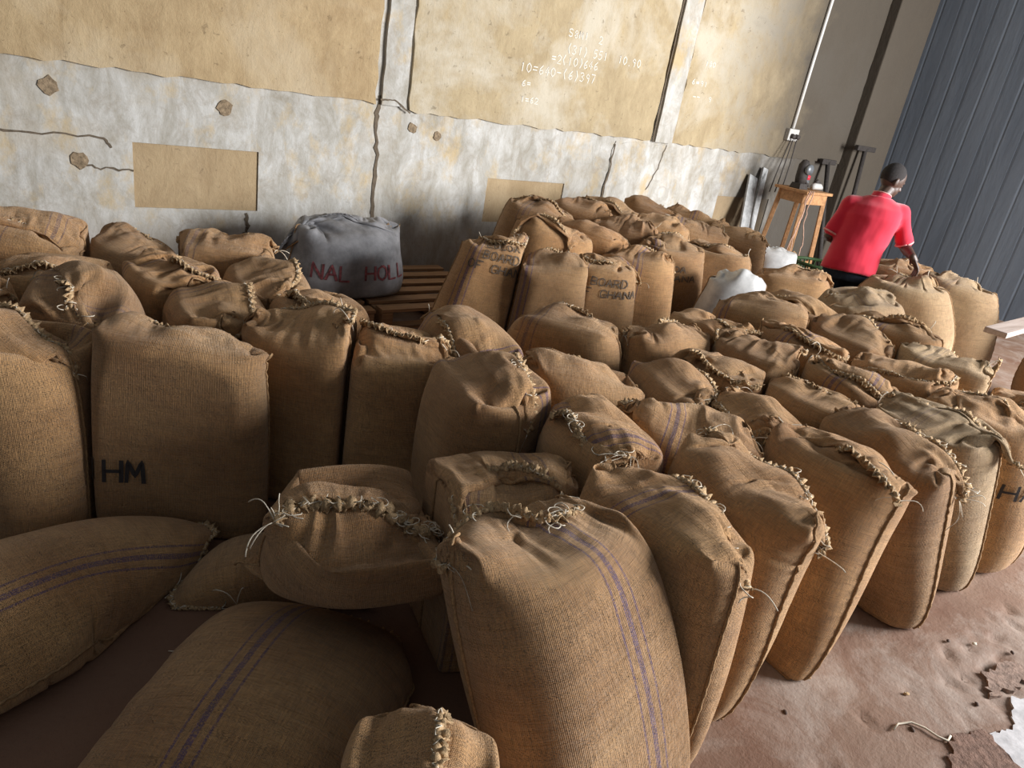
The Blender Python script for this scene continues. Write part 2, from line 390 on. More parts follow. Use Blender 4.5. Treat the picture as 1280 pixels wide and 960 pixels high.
def prep():
    for i, s in enumerate(SACKS):
        s['i'] = i
        if s['seed'] is None: s['seed'] = i * 7 + 3
        a = math.radians(s['yaw'])
        if s['axis'] is None:
            s['A'] = np.array([s['lean'][0], s['lean'][1], 1.0]); s['A'] /= np.linalg.norm(s['A'])
            s['Wd'] = np.array([math.cos(a), math.sin(a), 0.0]); s['N'] = np.cross(s['A'], s['Wd']); s['N'] /= np.linalg.norm(s['N'])
            s['Wd'] = np.cross(s['N'], s['A']); s['lying'] = False
            s['zf'] = s['z'] + s['H']
        else:
            s['A'] = np.array(s['axis'], float); s['A'] /= np.linalg.norm(s['A'])
            n = np.array([0, 0, 1.0]); n -= s['A'] * (n @ s['A']); n /= np.linalg.norm(n)
            wd = np.cross(n, s['A']); rr = math.radians(s['yaw'])
            s['N'] = n * math.cos(rr) + wd * math.sin(rr); s['Wd'] = np.cross(s['N'], s['A']) * -1
            s['lying'] = True; s['zf'] = s['z'] + s['T']
        if s['L'] is None: s['L'] = s['H'] + s['T'] * 0.95 + s["flap"] * 0.48 - 0.03
        # filled half widths from the constant perimeter 2W
        t = s['T']; lo, hi = t, s['W']
        for _ in range(30):
            m = (lo + hi) / 2; per = math.pi * (3 * (m + t) - math.sqrt((3 * m + t) * (m + 3 * t))) / 2
            if per > 2 * s['W']: hi = m
            else: lo = m
        s['wf'] = m
def solve(group, NU, NV, P, steps, iters, dt=1 / 50.0):
    B = len(group); f = np.float32
    rng = np.random.RandomState(5)
    L = np.array([s['L'] for s in group], f); W = np.array([s['W'] for s in group], f)
    ru = (2 * W / NU)[:, None, None]; rv = (L / (NV - 1))[:, None, None]
    v = np.linspace(0, 1, NV).astype(f)
    gat = np.array([s['gather'] for s in group], f)
    RU = np.repeat(ru, NV, 2) * np.ones((1, 1, NV), f)
    gw = smoothstep(0.93, 0.985, v)[None, None, :]
    RU = RU * (1 - gw * (1 - gat[:, None, None])); RU = RU.astype(f)
    A = np.array([s['A'] for s in group], f); Wd = np.array([s['Wd'] for s in group], f); N = np.array([s['N'] for s in group], f)
    O = np.array([[s['x'], s['y'], s['z']] for s in group], f)
    H = np.array([s['H'] for s in group], f); T = np.array([s['T'] for s in group], f); WF = np.array([s['wf'] for s in group], f)
    zf = np.array([s['zf'] for s in group], f); z0 = np.array([s['z'] for s in group], f)
    fill = np.array([s['fill'] for s in group], f)
    ly = np.array([s['lying'] for s in group])
    sv = v[None, :] * L[:, None]
    if P is None:
        prof = np.clip(np.minimum(sv / (T[:, None] * 0.5), (L[:, None] - sv) / (T[:, None] * 0.55)), 0, 1)
        prof = np.sin(prof * math.pi / 2) ** 0.8
        hgt = np.where(ly[:, None], sv * 0.96 - 0.0, np.clip((sv - T[:, None] * 0.30) , 0.02, None) * 0.96 + 0.01 * v[None])
        hw = (W[:, None] + (WF - W)[:, None] * prof) / 2; ht = T[:, None] / 2 * prof
        th = 2 * math.pi * np.arange(NU) / NU
        # side seams at th=0 and th=pi
        cu = np.cos(th); su = np.sin(th)
        flat = (1 - 4 * np.abs(((np.arange(NU) / NU + 0.5) % 1) - 0.5))          # linear spread when flat
        X = (prof[:, None, :] * cu[None, :, None] + (1 - prof[:, None, :]) * (-flat)[None, :, None] * -1) * hw[:, None, :]
        Yn = su[None, :, None] * ht[:, None, :]
        P = (O[:, None, None, :] + A[:, None, None, :] * hgt[:, None, :, None] + Wd[:, None, None, :] * X[..., None] + N[:, None, None, :] * Yn[..., None])
        # lean the empty flap to its side
        FD = np.zeros((B, 3), f)
        for b, s in enumerate(group):
            if s['flop'] is not None and not s['lying']:
                a = math.radians(s['flop']); FD[b] = (math.cos(a), math.sin(a), 0)
        topw = smoothstep(0.80, 1.0, v)
        P = P + FD[:, None, None, :] * (topw[None, None, :] * (L * 0.10)[:, None, None])[..., None]
        P = P.astype(f)
        P += (rng.rand(*P.shape).astype(f) - 0.5) * 0.012
        # a few long waves make the folds differ from sack to sack
        for b, s in enumerate(group):
            r = np.random.RandomState(s['seed'])
            ph = r.rand(6) * 6.28; kx = r.randint(1, 5, 6)
            wv = sum(np.sin(kx[q] * th[:, None] + v[None, :] * (5 + 4 * q) + ph[q]) / (1 + 0.3 * q) for q in range(6)) * 0.020
            P[b] += (N[b][None, None] * (wv * smoothstep(0.55, 1, v)[None])[..., None]).astype(f)
    Vel = np.zeros_like(P)
    TL = np.zeros((B, 2), f); LP = np.array([np.random.RandomState(s['seed'] + 5).rand(3) * 6.28 for s in group], f)
    for b, s in enumerate(group):
        if not s['lying']:
            r = np.random.RandomState(s['seed'] + 99); a = r.rand() * 6.28; m_ = 0.05 + 0.22 * r.rand()
            TL[b] = (math.cos(a) * m_, math.sin(a) * m_)
    FDa = np.zeros((B, 3), f)
    for b, s in enumerate(group):
        if s['flop'] is not None:
            a = math.radians(s['flop']); FDa[b] = (math.cos(a), math.sin(a), 0)
    pm = (1 - smoothstep(-0.015, 0.015, v[None, :] - fill[:, None])).astype(f)       # where the contents press on the cloth
    flapw = (1 - pm)
    ax_s = np.where(ly[:, None], sv * 0.96, np.clip(sv - T[:, None] * 0.42, 0.0, (H * 0.98)[:, None])).astype(f)
    axp = O[:, None, :] + A[:, None, :] * ax_s[..., None] / np.where(ly, 1, A[:, 2])[:, None, None]
    mir = (-np.arange(NU)) % NU
    pl = [s['planes'] for s in group]; K = max(1, max(len(p) for p in pl))
    PN = np.zeros((B, K, 3), f); PC = np.full((B, K), 1e3, f); PZ = np.full((B, K), 1e3, f)
    for b, p in enumerate(pl):
        for k_, (n_, c_, zt) in enumerate(p): PN[b, k_] = n_; PC[b, k_] = c_; PZ[b, k_] = zt
    def dist(a, b, rest, k):
        d = a - b; l = np.sqrt(np.einsum('...i,...i->...', d, d)) + 1e-9
        c = ((l - rest) / l * (0.5 * k))[..., None] * d
        a -= c; b += c
    TP = np.array([0 if s['lying'] else s['taper'] for s in group], f)
    vs_ = ((T * 0.42 + H) / L)[:, None]; fadeA = 1 - np.clip((v[None, :] - vs_ + 0.24) / 0.24, 0, 1) ** 1.5
    diag = np.sqrt(RU ** 2 + rv ** 2)
    vel_keep = 0.93
    half = NU // 2
    for it in range(steps):
        # forces
        du = np.roll(P, -1, 1) - np.roll(P, 1, 1); dv = np.empty_like(P)
        dv[:, :, 1:-1] = P[:, :, 2:] - P[:, :, :-2]; dv[:, :, 0] = P[:, :, 1] - P[:, :, 0]; dv[:, :, -1] = P[:, :, -1] - P[:, :, -2]
        nr = np.cross(du, dv); nr /= (np.linalg.norm(nr, axis=-1, keepdims=True) + 1e-9)
        relt = P - O[:, None, None]
        zt = zf[:, None, None] + (relt[..., 0] - A[:, 0, None, None] * H[:, None, None]) * TL[:, 0, None, None] + (relt[..., 1] - A[:, 1, None, None] * H[:, None, None]) * TL[:, 1, None, None]
        depth = np.clip(zt - 0.01 - P[..., 2], 0, 0.8)
        pr = (3 + 130 * depth) * pm[:, None, :] * (depth > 0)
        pr = np.where(ly[:, None, None], (14 + 60 * depth) * pm[:, None, :], pr)
        acc = nr * pr[..., None]
        acc[..., 2] -= np.where(ly[:, None], 9.8, 9.8 - 5.0 * flapw)[:, None, :]
        acc += FDa[:, None, None, :] * (flapw[:, None, :] * (4.0 if it < steps * 0.6 else 0.8))[..., None]
        Vel = (Vel + acc * dt) * (vel_keep - 0.10 * flapw)[:, None, :, None]
        sp = np.linalg.norm(Vel, axis=-1, keepdims=True); Vel *= np.minimum(1, 1.2 / (sp + 1e-9))
        Q = P; P = P + Vel * dt
        for q in range(iters):
            for o in (0, 1):
                if o == 0: dist(P[:, 0::2], P[:, 1::2], RU, 1.0)
                else:
                    a = P[:, 1:-1:2]; b = P[:, 2::2]; dist(a, b, RU, 1.0)
                    a = P[:, -1:]; b = P[:, 0:1]; dist(a, b, RU, 1.0)
                n2 = (NV - o) // 2
                dist(P[:, :, o:o + 2 * n2:2], P[:, :, o + 1:o + 2 * n2:2], rv, 1.0)
            if q % 2 == 0:
                D = diag[:, :, 1:]
                dist(P[:, 0::2, :-1], P[:, 1::2, 1:], D, 0.35); dist(P[:, 1::2, :-1], P[:, 0::2, 1:], D, 0.35)
                dist(P[:, 1:-1:2, :-1], P[:, 2::2, 1:], D, 0.35); dist(P[:, 2::2, :-1], P[:, 1:-1:2, 1:], D, 0.35)
                dist(P[:, -1:, :-1], P[:, 0:1, 1:], D, 0.35); dist(P[:, 0:1, :-1], P[:, -1:, 1:], D, 0.35)
            # sewn ends
            for e in (0, -1):
                m_ = (P[:, :, e] + P[:, mir, e]) * 0.5; P[:, :, e] = m_
            # the stitched mouth is stiffer than the cloth: it resists folding along its length
            if q % 2 == 0:
                for st_ in (NU // 12, NU // 5):
                    for e_ in (NV - 1, 0):
                        a = P[:, 0:half + 1 - st_, e_]; b = P[:, st_:half + 1, e_]
                        d = a - b; l = np.sqrt((d * d).sum(-1)) + 1e-9; rst = RU[:, :1, e_] * st_ * (0.97 if e_ else 0.9)
                        c = (np.clip(l - rst, -1, 0) / l * 0.12)[..., None] * d
                        a2 = np.zeros_like(P[:, :half + 1, e_]); a2[:, 0:half + 1 - st_] -= c; a2[:, st_:half + 1] += c
                        P[:, :half + 1, e_] += a2
                        P[:, half + 1:, e_] = P[:, 1:half, e_][:, ::-1]
            # floor / support
            below = P[..., 2] < z0[:, None, None] + 0.003
            P[..., 2] = np.where(below, z0[:, None, None] + 0.003, P[..., 2])
            if q == iters - 1 or q == 0:
                # friction
                P[..., :2] = np.where(below[..., None], Q[..., :2] * 0.7 + P[..., :2] * 0.3, P[..., :2])
                # grain keeps the body thick as packed
                rel = P - axp[:, None]
                dn = np.einsum('bijk,bk->bij', rel, N)
                lim = T[:, None, None] * 0.52 * (1 - TP[:, None, None] * (1 - smoothstep(0.0, 1.0, P[..., 2] / (0.62 * H[:, None, None]))))
                ex = np.sign(dn) * np.clip(np.abs(dn) - lim, 0, None) * pm[:, None, :]
                P -= N[:, None, None, :] * (ex * np.where(ly, 0, 0.6)[:, None, None])[..., None]
                cen = P.mean(1); off = (axp - cen)
                off = off - (A[:, None, :] * np.einsum('bjk,bk->bj', off, A)[..., None]) * np.where(ly, 0, 0.0)[:, None, None]
                off[..., 2] *= np.where(ly[:, None], 0.0, fadeA)
                P += (off * (0.35 * pm)[..., None])[:, None]
                # empty mouth cloth lies on the contents
                top = O + A * (H / np.where(ly, 1, A[:, 2]))[:, None]
                r = P - top[:, None, None]
                wa = np.einsum('bijk,bk->bij', r, Wd) / (WF * 0.5)[:, None, None]; na = np.einsum('bijk,bk->bij', r, N) / (T * 0.5)[:, None, None]
                rad2 = wa ** 2 + na ** 2
                dome = -0.09 + 0.075 * np.sqrt(np.clip(1 - rad2, 0, 1)) + r[..., 0] * TL[:, 0, None, None] + r[..., 1] * TL[:, 1, None, None] + 0.028 * np.sin(wa * 3.1 + LP[:, 0, None, None]) * np.cos(na * 2.6 + LP[:, 1, None, None]) + 0.014 * np.sin(wa * 6.5 - na * 3 + LP[:, 2, None, None])
                ins = (rad2 < 1) & (r[..., 2] < dome) & (flapw[:, None, :] > 0.3) & (~ly[:, None, None])
                deep = r[..., 2] < -0.12
                up = np.where(ins & ~deep, (dome - r[..., 2]) * 0.8, 0); P[..., 2] += up
                s_ = np.where(ins & deep, (1.0 / np.sqrt(rad2 + 1e-6) - 1) * 0.5, 0)
                P += (Wd[:, None, None] * (wa * s_ * (WF * 0.5)[:, None, None])[..., None] + N[:, None, None] * (na * s_ * (T * 0.5)[:, None, None])[..., None])
                # front and back cloth do not pass through one another
                a = P[:, 1:half, 1:-1]; b = P[:, mir[1:half], 1:-1]
                d = a - b
                nn = nr[:, 1:half, 1:-1] - nr[:, mir[1:half], 1:-1]; nn /= (np.linalg.norm(nn, axis=-1, keepdims=True) + 1e-6)
                sd = np.einsum('...k,...k->...', d, nn)
                pen = np.clip(0.010 - sd, 0, 0.03) * 0.5
                pen = (pen * flapw[:, None, 1:-1])[..., None] * nn
                P[:, 1:half, 1:-1] += pen; P[:, mir[1:half], 1:-1] -= pen
                for k_ in range(K):
                    c_ = np.einsum('bijk,bk->bij', P, PN[:, k_]) - PC[:, k_][:, None, None]
                    c_ = np.clip(c_, 0, None) * (P[..., 2] < PZ[:, k_][:, None, None])
                    P -= PN[:, k_][:, None, None] * (c_ * 0.7)[..., None]
        # light bending resistance
        if it % 2 == 0:
            lap = (np.roll(P, 1, 1) + np.roll(P, -1, 1)) * 0.5 - P
            P += lap * (0.10 - 0.06 * flapw[:, None, :, None])
            lv = np.zeros_like(P); lv[:, :, 1:-1] = (P[:, :, 2:] + P[:, :, :-2]) * 0.5 - P[:, :, 1:-1]
            P += lv * 0.03
        Vel = (P - Q) / dt
    for k_ in list(range(K)) * 8:
        c_ = np.einsum('bijk,bk->bij', P, PN[:, k_]) - PC[:, k_][:, None, None]
        c_ = np.clip(c_, 0, None) * (P[..., 2] < PZ[:, k_][:, None, None])
        P -= PN[:, k_][:, None, None] * c_[..., None]
    P[..., 2] = np.maximum(P[..., 2], z0[:, None, None] + 0.003)
    return P.astype(f)
def upsample(P):
    B, NU, NV, _ = P.shape
    a = (np.roll(P, -1, 1) * 9 + P * 9 - np.roll(P, 1, 1) - np.roll(P, -2, 1)) / 16.0
    Q = np.empty((B, NU * 2, NV, 3), P.dtype); Q[:, 0::2] = P; Q[:, 1::2] = a
    m = (Q[:, :, 1:] + Q[:, :, :-1]) * 0.5
    m[:, :, 1:-1] = (9 * (Q[:, :, 2:-1] + Q[:, :, 1:-2]) - Q[:, :, 3:] - Q[:, :, :-3]) / 16.0
    S = np.empty((B, NU * 2, NV * 2 - 1, 3), P.dtype); S[:, :, 0::2] = Q; S[:, :, 1::2] = m
    return S
def find_planes():
    for s in SACKS: s['planes'] = []
    def axis_pts(s):
        O = np.array([s['x'], s['y'], s['z']])
        if s['lying']: return [O + s['A'] * s['L'] * 0.96 * t for t in np.linspace(0.12, 0.88, 9)]
        return [O + s['A'] * 0.35 / s['A'][2]]
    for i, a in enumerate(SACKS):
        for b in SACKS[i + 1:]:
            if a['z'] > b['zf'] - 0.06 or b['z'] > a['zf'] - 0.06:
                lo, hi = (a, b) if a['z'] < b['z'] else (b, a)
                if math.hypot(a['x'] - b['x'], a['y'] - b['y']) < 1.1: lo['planes'].append((np.array([0, 0, 1.0]), hi['z'] - 0.004, 9.0))
                continue
            best = None
            for p in axis_pts(a):
                for q in axis_pts(b):
                    D_ = math.hypot(q[0] - p[0], q[1] - p[1])
                    if best is None or D_ < best[0]: best = (D_, p, q)
            D, ca, cb = best
            if D > 0.85 or D < 1e-3: continue
            d = cb - ca; d[2] = 0; d /= np.linalg.norm(d)
            def ext(s):
                if s['lying']: return s['wf'] / 2 * 0.95
                return math.hypot(s['wf'] / 2 * (d @ s['Wd']), s['T'] / 2 * (d @ s['N']))
            ea, eb = ext(a) + 0.01, ext(b) + 0.01
            Aa = np.array([0, 0, 1.0]) if a['lying'] else a['A']; Ab = np.array([0, 0, 1.0]) if b['lying'] else b['A']
            ax = Aa + Ab; ax /= np.linalg.norm(ax)
            n = d - ax * (d @ ax); n /= np.linalg.norm(n)
            gap = D - ea - eb
            ta = ea + gap * 0.5 if gap > 0 else D * ea / (ea + eb)
            p = ca + (cb - ca) * (ta / D); c = n @ p
            a['planes'].append((n, c - 0.010, 9.0)); b['planes'].append((-n, -c - 0.010, 9.0))
def keep_clear(s, mb):           # cords, hems and threads stay on their own side of the neighbouring sacks
    V = np.array(mb.v, float) + np.array([s['x'], s['y'], s['z']])
    for _ in range(3):
        for n, c, _z in s['planes']:
            e = np.clip(V @ n - (c + 0.0075), 0, None); V -= e[:, None] * n
    V[:, 2] = np.maximum(V[:, 2], s['z'] + 0.002)
    mb.v = [tuple(p) for p in (V - np.array([s['x'], s['y'], s['z']])).tolist()]
    return mb
def simulate():
    prep(); find_planes()
    NU, NV = 40, 34
    parts = [SACKS[k::4] for k in range(4)]
    parts = [p for p in parts if p]
    with ThreadPoolExecutor(4) as ex: res = list(ex.map(lambda g: solve(g, NU, NV, None, 80, 7), parts))
    for g, P in zip(parts, res):
        for b, s in enumerate(g): s['P'] = P[b]
    near = [s for s in SACKS if s['near']]; far = [s for s in SACKS if not s['near']]
    def refine(g, st, itr):
        P = upsample(np.stack([s['P'] for s in g]))
        P += (np.random.RandomState(1).rand(*P.shape).astype(np.float32) - 0.5) * 0.003
        Q = solve(g, P.shape[1], P.shape[2], P, st, itr, 1 / 80.0)
        for b, s in enumerate(g): s['P'] = Q[b]
    jobs = [(near[k::4], 26, 9) for k in range(4) if near[k::4]] + [(far[k::4], 10, 6) for k in range(4) if far[k::4]]
    with ThreadPoolExecutor(4) as ex: list(ex.map(lambda a: refine(*a), jobs))
simulate()
print('SIM', round(time.time() - T00, 1))

def surf(s, u, v, off=0.0):      # point on sack cloth: u in 0..1 round the bag, v 0..1 upward
    P = s['P']; NU, NV, _ = P.shape
    def g(uu, vv):
        uu = (uu % 1.0) * NU; vv = min(max(vv, 0), 1) * (NV - 1)
        i = int(uu); j = min(int(vv), NV - 2); a = uu - i; b = vv - j; i %= NU; i2 = (i + 1) % NU
        return (P[i, j] * (1 - a) + P[i2, j] * a) * (1 - b) + (P[i, j + 1] * (1 - a) + P[i2, j + 1] * a) * b
    p = g(u, v)
    if off:
        n = np.cross(g(u + 0.012, v) - g(u - 0.012, v), g(u, v + 0.012) - g(u, v - 0.012)); n /= np.linalg.norm(n) + 1e-9
        p = p + n * off
    return p

GL = {'A': [[(0, 0), (.5, 1), (1, 0)], [(.2, .4), (.8, .4)]], 'B': [[(0, 0), (0, 1), (.8, .9), (.8, .6), (0, .52), (.9, .4), (.9, .1), (0, 0)]],
      'C': [[(1, .85), (.7, 1), (.2, .95), (0, .6), (0, .35), (.25, .05), (.7, 0), (1, .15)]], 'D': [[(0, 0), (0, 1), (.65, .95), (1, .6), (1, .35), (.65, .05), (0, 0)]],
      'E': [[(1, 1), (0, 1), (0, 0), (1, 0)], [(0, .5), (.7, .5)]], 'F': [[(1, 1), (0, 1), (0, 0)], [(0, .5), (.7, .5)]],
      'G': [[(1, .85), (.6, 1), (.15, .9), (0, .5), (.15, .1), (.6, 0), (1, .15), (1, .45), (.6, .45)]], 'H': [[(0, 0), (0, 1)], [(1, 0), (1, 1)], [(0, .5), (1, .5)]],
      'K': [[(0, 0), (0, 1)], [(1, 1), (0, .45), (1, 0)]], 'L': [[(0, 1), (0, 0), (.9, 0)]], 'M': [[(0, 0), (.1, 1), (.5, .3), (.9, 1), (1, 0)]],
      'N': [[(0, 0), (0, 1), (1, 0), (1, 1)]], 'O': [[(.5, 1), (.1, .8), (0, .5), (.1, .2), (.5, 0), (.9, .2), (1, .5), (.9, .8), (.5, 1)]],
      'P': [[(0, 0), (0, 1), (.8, .95), (.9, .7), (.7, .5), (0, .48)]], 'R': [[(0, 0), (0, 1), (.8, .95), (.9, .7), (.7, .5), (0, .48)], [(.45, .48), (1, 0)]],
      'T': [[(0, 1), (1, 1)], [(.5, 1), (.5, 0)]], 'U': [[(0, 1), (0, .25), (.3, 0), (.7, 0), (1, .25), (1, 1)]], 'V': [[(0, 1), (.5, 0), (1, 1)]],
      'S': [[(1, .85), (.6, 1), (.1, .9), (.1, .6), (.9, .4), (.9, .1), (.4, 0), (0, .15)]], 'W': [[(0, 1), (.25, 0), (.5, .8), (.75, 0), (1, 1)]], 'I': [[(.5, 0), (.5, 1)]],
      '0': [[(.5, 1), (.05, .7), (.05, .3), (.5, 0), (.95, .3), (.95, .7), (.5, 1)]], '1': [[(.3, .8), (.55, 1), (.5, 0)]], '2': [[(0, .8), (.4, 1), (.9, .8), (.8, .5), (0, 0), (1, 0)]],
      '3': [[(0, .9), (.6, 1), (.9, .75), (.4, .52), (.95, .3), (.6, 0), (0, .1)]], '4': [[(.6, 0), (.7, 1), (0, .3), (1, .35)]], '5': [[(.9, 1), (.2, 1), (.1, .55), (.7, .6), (.9, .3), (.5, 0), (0, .1)]],
      '6': [[(.8, 1), (.2, .6), (.05, .25), (.4, 0), (.9, .2), (.7, .5), (.1, .35)]], '7': [[(0, 1), (.95, 1), (.4, 0)]], '8': [[(.5, .52), (.1, .75), (.5, 1), (.9, .75), (.1, .25), (.5, 0), (.95, .25), (.5, .52)]],
      '9': [[(.9, .7), (.5, .5), (.1, .75), (.5, 1), (.9, .75), (.7, 0)]], '=': [[(0, .35), (1, .35)], [(0, .65), (1, .65)]], '(': [[(.6, 1.1), (.2, .5), (.6, -.1)]], ')': [[(.4, 1.1), (.8, .5), (.4, -.1)]],
      '-': [[(0, .5), (1, .5)]], '.': [[(.4, 0), (.6, 0.05)]], 'l': [[(.5, 0), (.5, 1)]], ' ': []}
def strokes(text, w, h, gap, th, step, rnd=None, jit=0.0):   # ribbons as quads in text space
    V = []; F = []; x = 0
    for ch in text:
        for st in GL.get(ch, []):
            pts = []
            for (a, b) in zip(st[:-1], st[1:]):
                a = Vector((a[0] * w, a[1] * h)); b = Vector((b[0] * w, b[1] * h)); n = max(1, int((b - a).length / step))
                for q in range(n): pts.append(a.lerp(b, q / n))
            pts.append(Vector((st[-1][0] * w, st[-1][1] * h)))
            jx = rnd.uniform(-jit, jit) if rnd else 0; jy = rnd.uniform(-jit, jit) if rnd else 0
            base = len(V)
            for i, p in enumerate(pts):
                d = pts[min(i + 1, len(pts) - 1)] - pts[max(i - 1, 0)]
                d = d.normalized() if d.length > 1e-9 else Vector((1, 0)); n = Vector((-d.y, d.x)) * th / 2
                for s_ in (1, -1): V.append((x + p.x + n.x * s_ + jx, p.y + n.y * s_ + jy))
            for i in range(len(pts) - 1): F.append((base + 2 * i, base + 2 * i + 1, base + 2 * i + 3, base + 2 * i + 2))
        x += w + gap
    return V, F, x - gap

def cord(mb, pts, r, rnd, lump=0.5, n=6):
    k = len(pts)
    # resample and jitter into a puckered, stitched edge
    out = []; rad = []
    for i in range(k - 1):
        for q in range(3):
            t = q / 3; p = pts[i] * (1 - t) + pts[i + 1] * t
            out.append(p + np.array([rnd.uniform(-1, 1) for _ in range(3)]) * r * lump)
            rad.append(r * (1 + lump * math.sin((i * 3 + q) * 1.9 + rnd.uniform(-.6, .6))))
    mb.tube(out, rad, n)
def loose(mb, p, d, ln, r, rnd, floor=0.01, n=4):
    p = np.array(p, float); d = np.array(d, float); pts = [p.copy()]
    st = 0.012; k = int(ln / st); curl = np.array([rnd.uniform(-1, 1) for _ in range(3)])
    for i in range(k):
        if i % 5 == 0: curl = np.array([rnd.uniform(-1, 1) for _ in range(3)])
        d = d + curl * 0.22 + np.array([0, 0, -0.16]); d /= np.linalg.norm(d)
        p = p + d * st; p[2] = max(p[2], floor); pts.append(p.copy())
    mb.tube(pts, r, n)

def build_sack(s):
    P = s['P']; NU, NV, _ = P.shape; rnd = random.Random(s['seed'])
    name = s['name']
    root = empty(name, (s['x'], s['y'], s['z']))
    inv = Matrix.Translation((-s['x'], -s['y'], -s['z']))
    org = np.array([s['x'], s['y'], s['z']])
    # cloth
    half = NU // 2
    idx = -np.ones((NU, NV), int); V = []
    for i in range(NU):
        for j in range(NV):
            if j in (0, NV - 1) and i > half: idx[i, j] = idx[NU - i, j]; continue
            idx[i, j] = len(V); V.append(P[i, j] - org)
    F = []; UV = []
    Wm = s['W'] * 2; Lm = s['L']
    for i in range(NU):
        i2 = (i + 1) % NU
        for j in range(NV - 1):
            q = (idx[i, j], idx[i2, j], idx[i2, j + 1], idx[i, j + 1])
            c = [(i, j), (i + 1, j), (i + 1, j + 1), (i, j + 1)]
            keep = []; kc = []
            for a, b in zip(q, c):
                if a not in keep: keep.append(a); kc.append(b)
            if len(keep) < 3: continue
            F.append(tuple(keep)); UV += [(a / NU * Wm if a <= half else (a - half) / NU * Wm, b / (NV - 1) * Lm) for a, b in kc] if i < half else [((a - half) / NU * Wm, b / (NV - 1) * Lm) for a, b in kc]
    me = bpy.data.meshes.new(name + '_cloth'); me.from_pydata([tuple(map(float, p)) for p in V], [], F)
    uvl = me.uv_layers.new(name='UVMap'); uvl.data.foreach_set('uv', (np.array(UV, np.float32) - np.array([s['ush'], 0], np.float32)).ravel()); me.update()
    body = link('bag_cloth', me, M[s['mat']], root)
    md = body.modifiers.new('smooth', 'SUBSURF'); md.levels = md.render_levels = 1
    # side seams
    for col_ in (0, half):
        mb = MB(); pts = [P[col_, j] - org for j in range(0, NV - 1)]
        out = []
        cen = P.mean(0) - org
        for j, p in enumerate(pts):
            d = p - cen[j]; d = d / (np.linalg.norm(d) + 1e-6); out.append(p + d * 0.002)
        mb.tube(out, [0.0045 * (1 + 0.35 * math.sin(j * 2.3 + rnd.random())) for j in range(len(out))], 6)
        keep_clear(s, mb).build('side_seam', M['seam'], root, True)
    # mouth: rolled and stitched edge
    mb = MB(); pts = [P[i, NV - 1] - org for i in range(half + 1)]
    r = s['rope']
    cord(mb, pts, r, rnd, 0.55 if s['near'] else 0.4, 6)
    mouth = keep_clear(s, mb).build('stitched_mouth', M[s['mouthc']], root, True)
    # raw, puckered hem standing past the stitching
    hem = MB(); hl = 0.022 if s['near'] else 0.018; m_ = 0; up_ = (P[:, NV - 1] - P[:, NV - 3])
    for i in range(half):
        for q in range(3):
            t = q / 3; p = pts[i] * (1 - t) + pts[i + 1] * t
            d = up_[i] * (1 - t) + up_[i + 1] * t + up_[(NU - i) % NU] * (1 - t) + up_[(NU - i - 1) % NU] * t; d = d / (np.linalg.norm(d) + 1e-6)
            al = pts[min(i + 1, half)] - pts[max(i - 1, 0)]; al = al / (np.linalg.norm(al) + 1e-6); sd_ = np.cross(d, al)
            wob = math.sin(m_ * 1.25 + s['seed']) * 0.007 + rnd.uniform(-.003, .003)
            e = p + d * hl * rnd.uniform(0.45, 1.25) + sd_ * wob * 1.6
            hem.v += [tuple(p - d * 0.004 + sd_ * wob * .4), tuple(e), tuple(e + sd_ * 0.003), tuple(p - d * .004 + sd_ * (wob * .4 + .004))]; m_ += 1
    hem.f = [(4 * a + b, 4 * a + 4 + b, 4 * a + 4 + (b + 1) % 4, 4 * a + (b + 1) % 4) for a in range(m_ - 1) for b in range(4)]
    if s['cat'] == 'sack': keep_clear(s, hem).build('frayed_hem', M['rim'], mouth, True)
    # stitching and loose thread ends
    if s['threads']:
        mb = MB()
        for e, q in ((0, P[0, NV - 1] - org), (half, P[half, NV - 1] - org)):
            if s['ends'] is not None and (0 if e == 0 else 1) not in s['ends']: continue
            for _ in range(s['threads']):
                d = np.array([rnd.uniform(-1, 1), rnd.uniform(-1, 1), rnd.uniform(-.2, .8)])
                loose(mb, q + d * 0.006, d, rnd.uniform(0.05, 0.16 if s['near'] else 0.1), 0.0017 if s['near'] else 0.0020, rnd, 0.01 - s['z'])
        st = [pts[i] * 1.0 for i in range(len(pts))]
        zz = []
        for i in range(len(st) - 1):
            for t in (0, .33, .66):
                p = st[i] * (1 - t) + st[i + 1] * t
                zz.append(p + np.array([rnd.uniform(-1, 1), rnd.uniform(-1, 1), rnd.uniform(0, 1.2)]) * r * 1.2)
        mb.tube(zz, 0.0015, 4)
        if s['threads'] >= 4:            # tangles of loose twine along the mouth
            for _ in range(s['threads'] * 2):
                q = st[rnd.randint(0, min(len(st) - 1, int(len(st) * 0.45)))] if rnd.random() < .7 else st[rnd.randint(0, len(st) - 1)]
                pts_ = [q + np.array([0, 0, r])]; ph = rnd.uniform(0, 6.28); dr = np.array([rnd.uniform(-1, 1), rnd.uniform(-1, 1), 0])
                for g_ in range(14): pts_.append(pts_[-1] + np.array([math.cos(ph + g_ * .55) * .009, math.sin(ph + g_ * .55) * .009, rnd.uniform(-.002, .004) - .0004 * g_]) + dr * .003)
                mb.tube(pts_, 0.0016, 4)
        keep_clear(s, mb).build('thread', M['thread'], mouth, True)
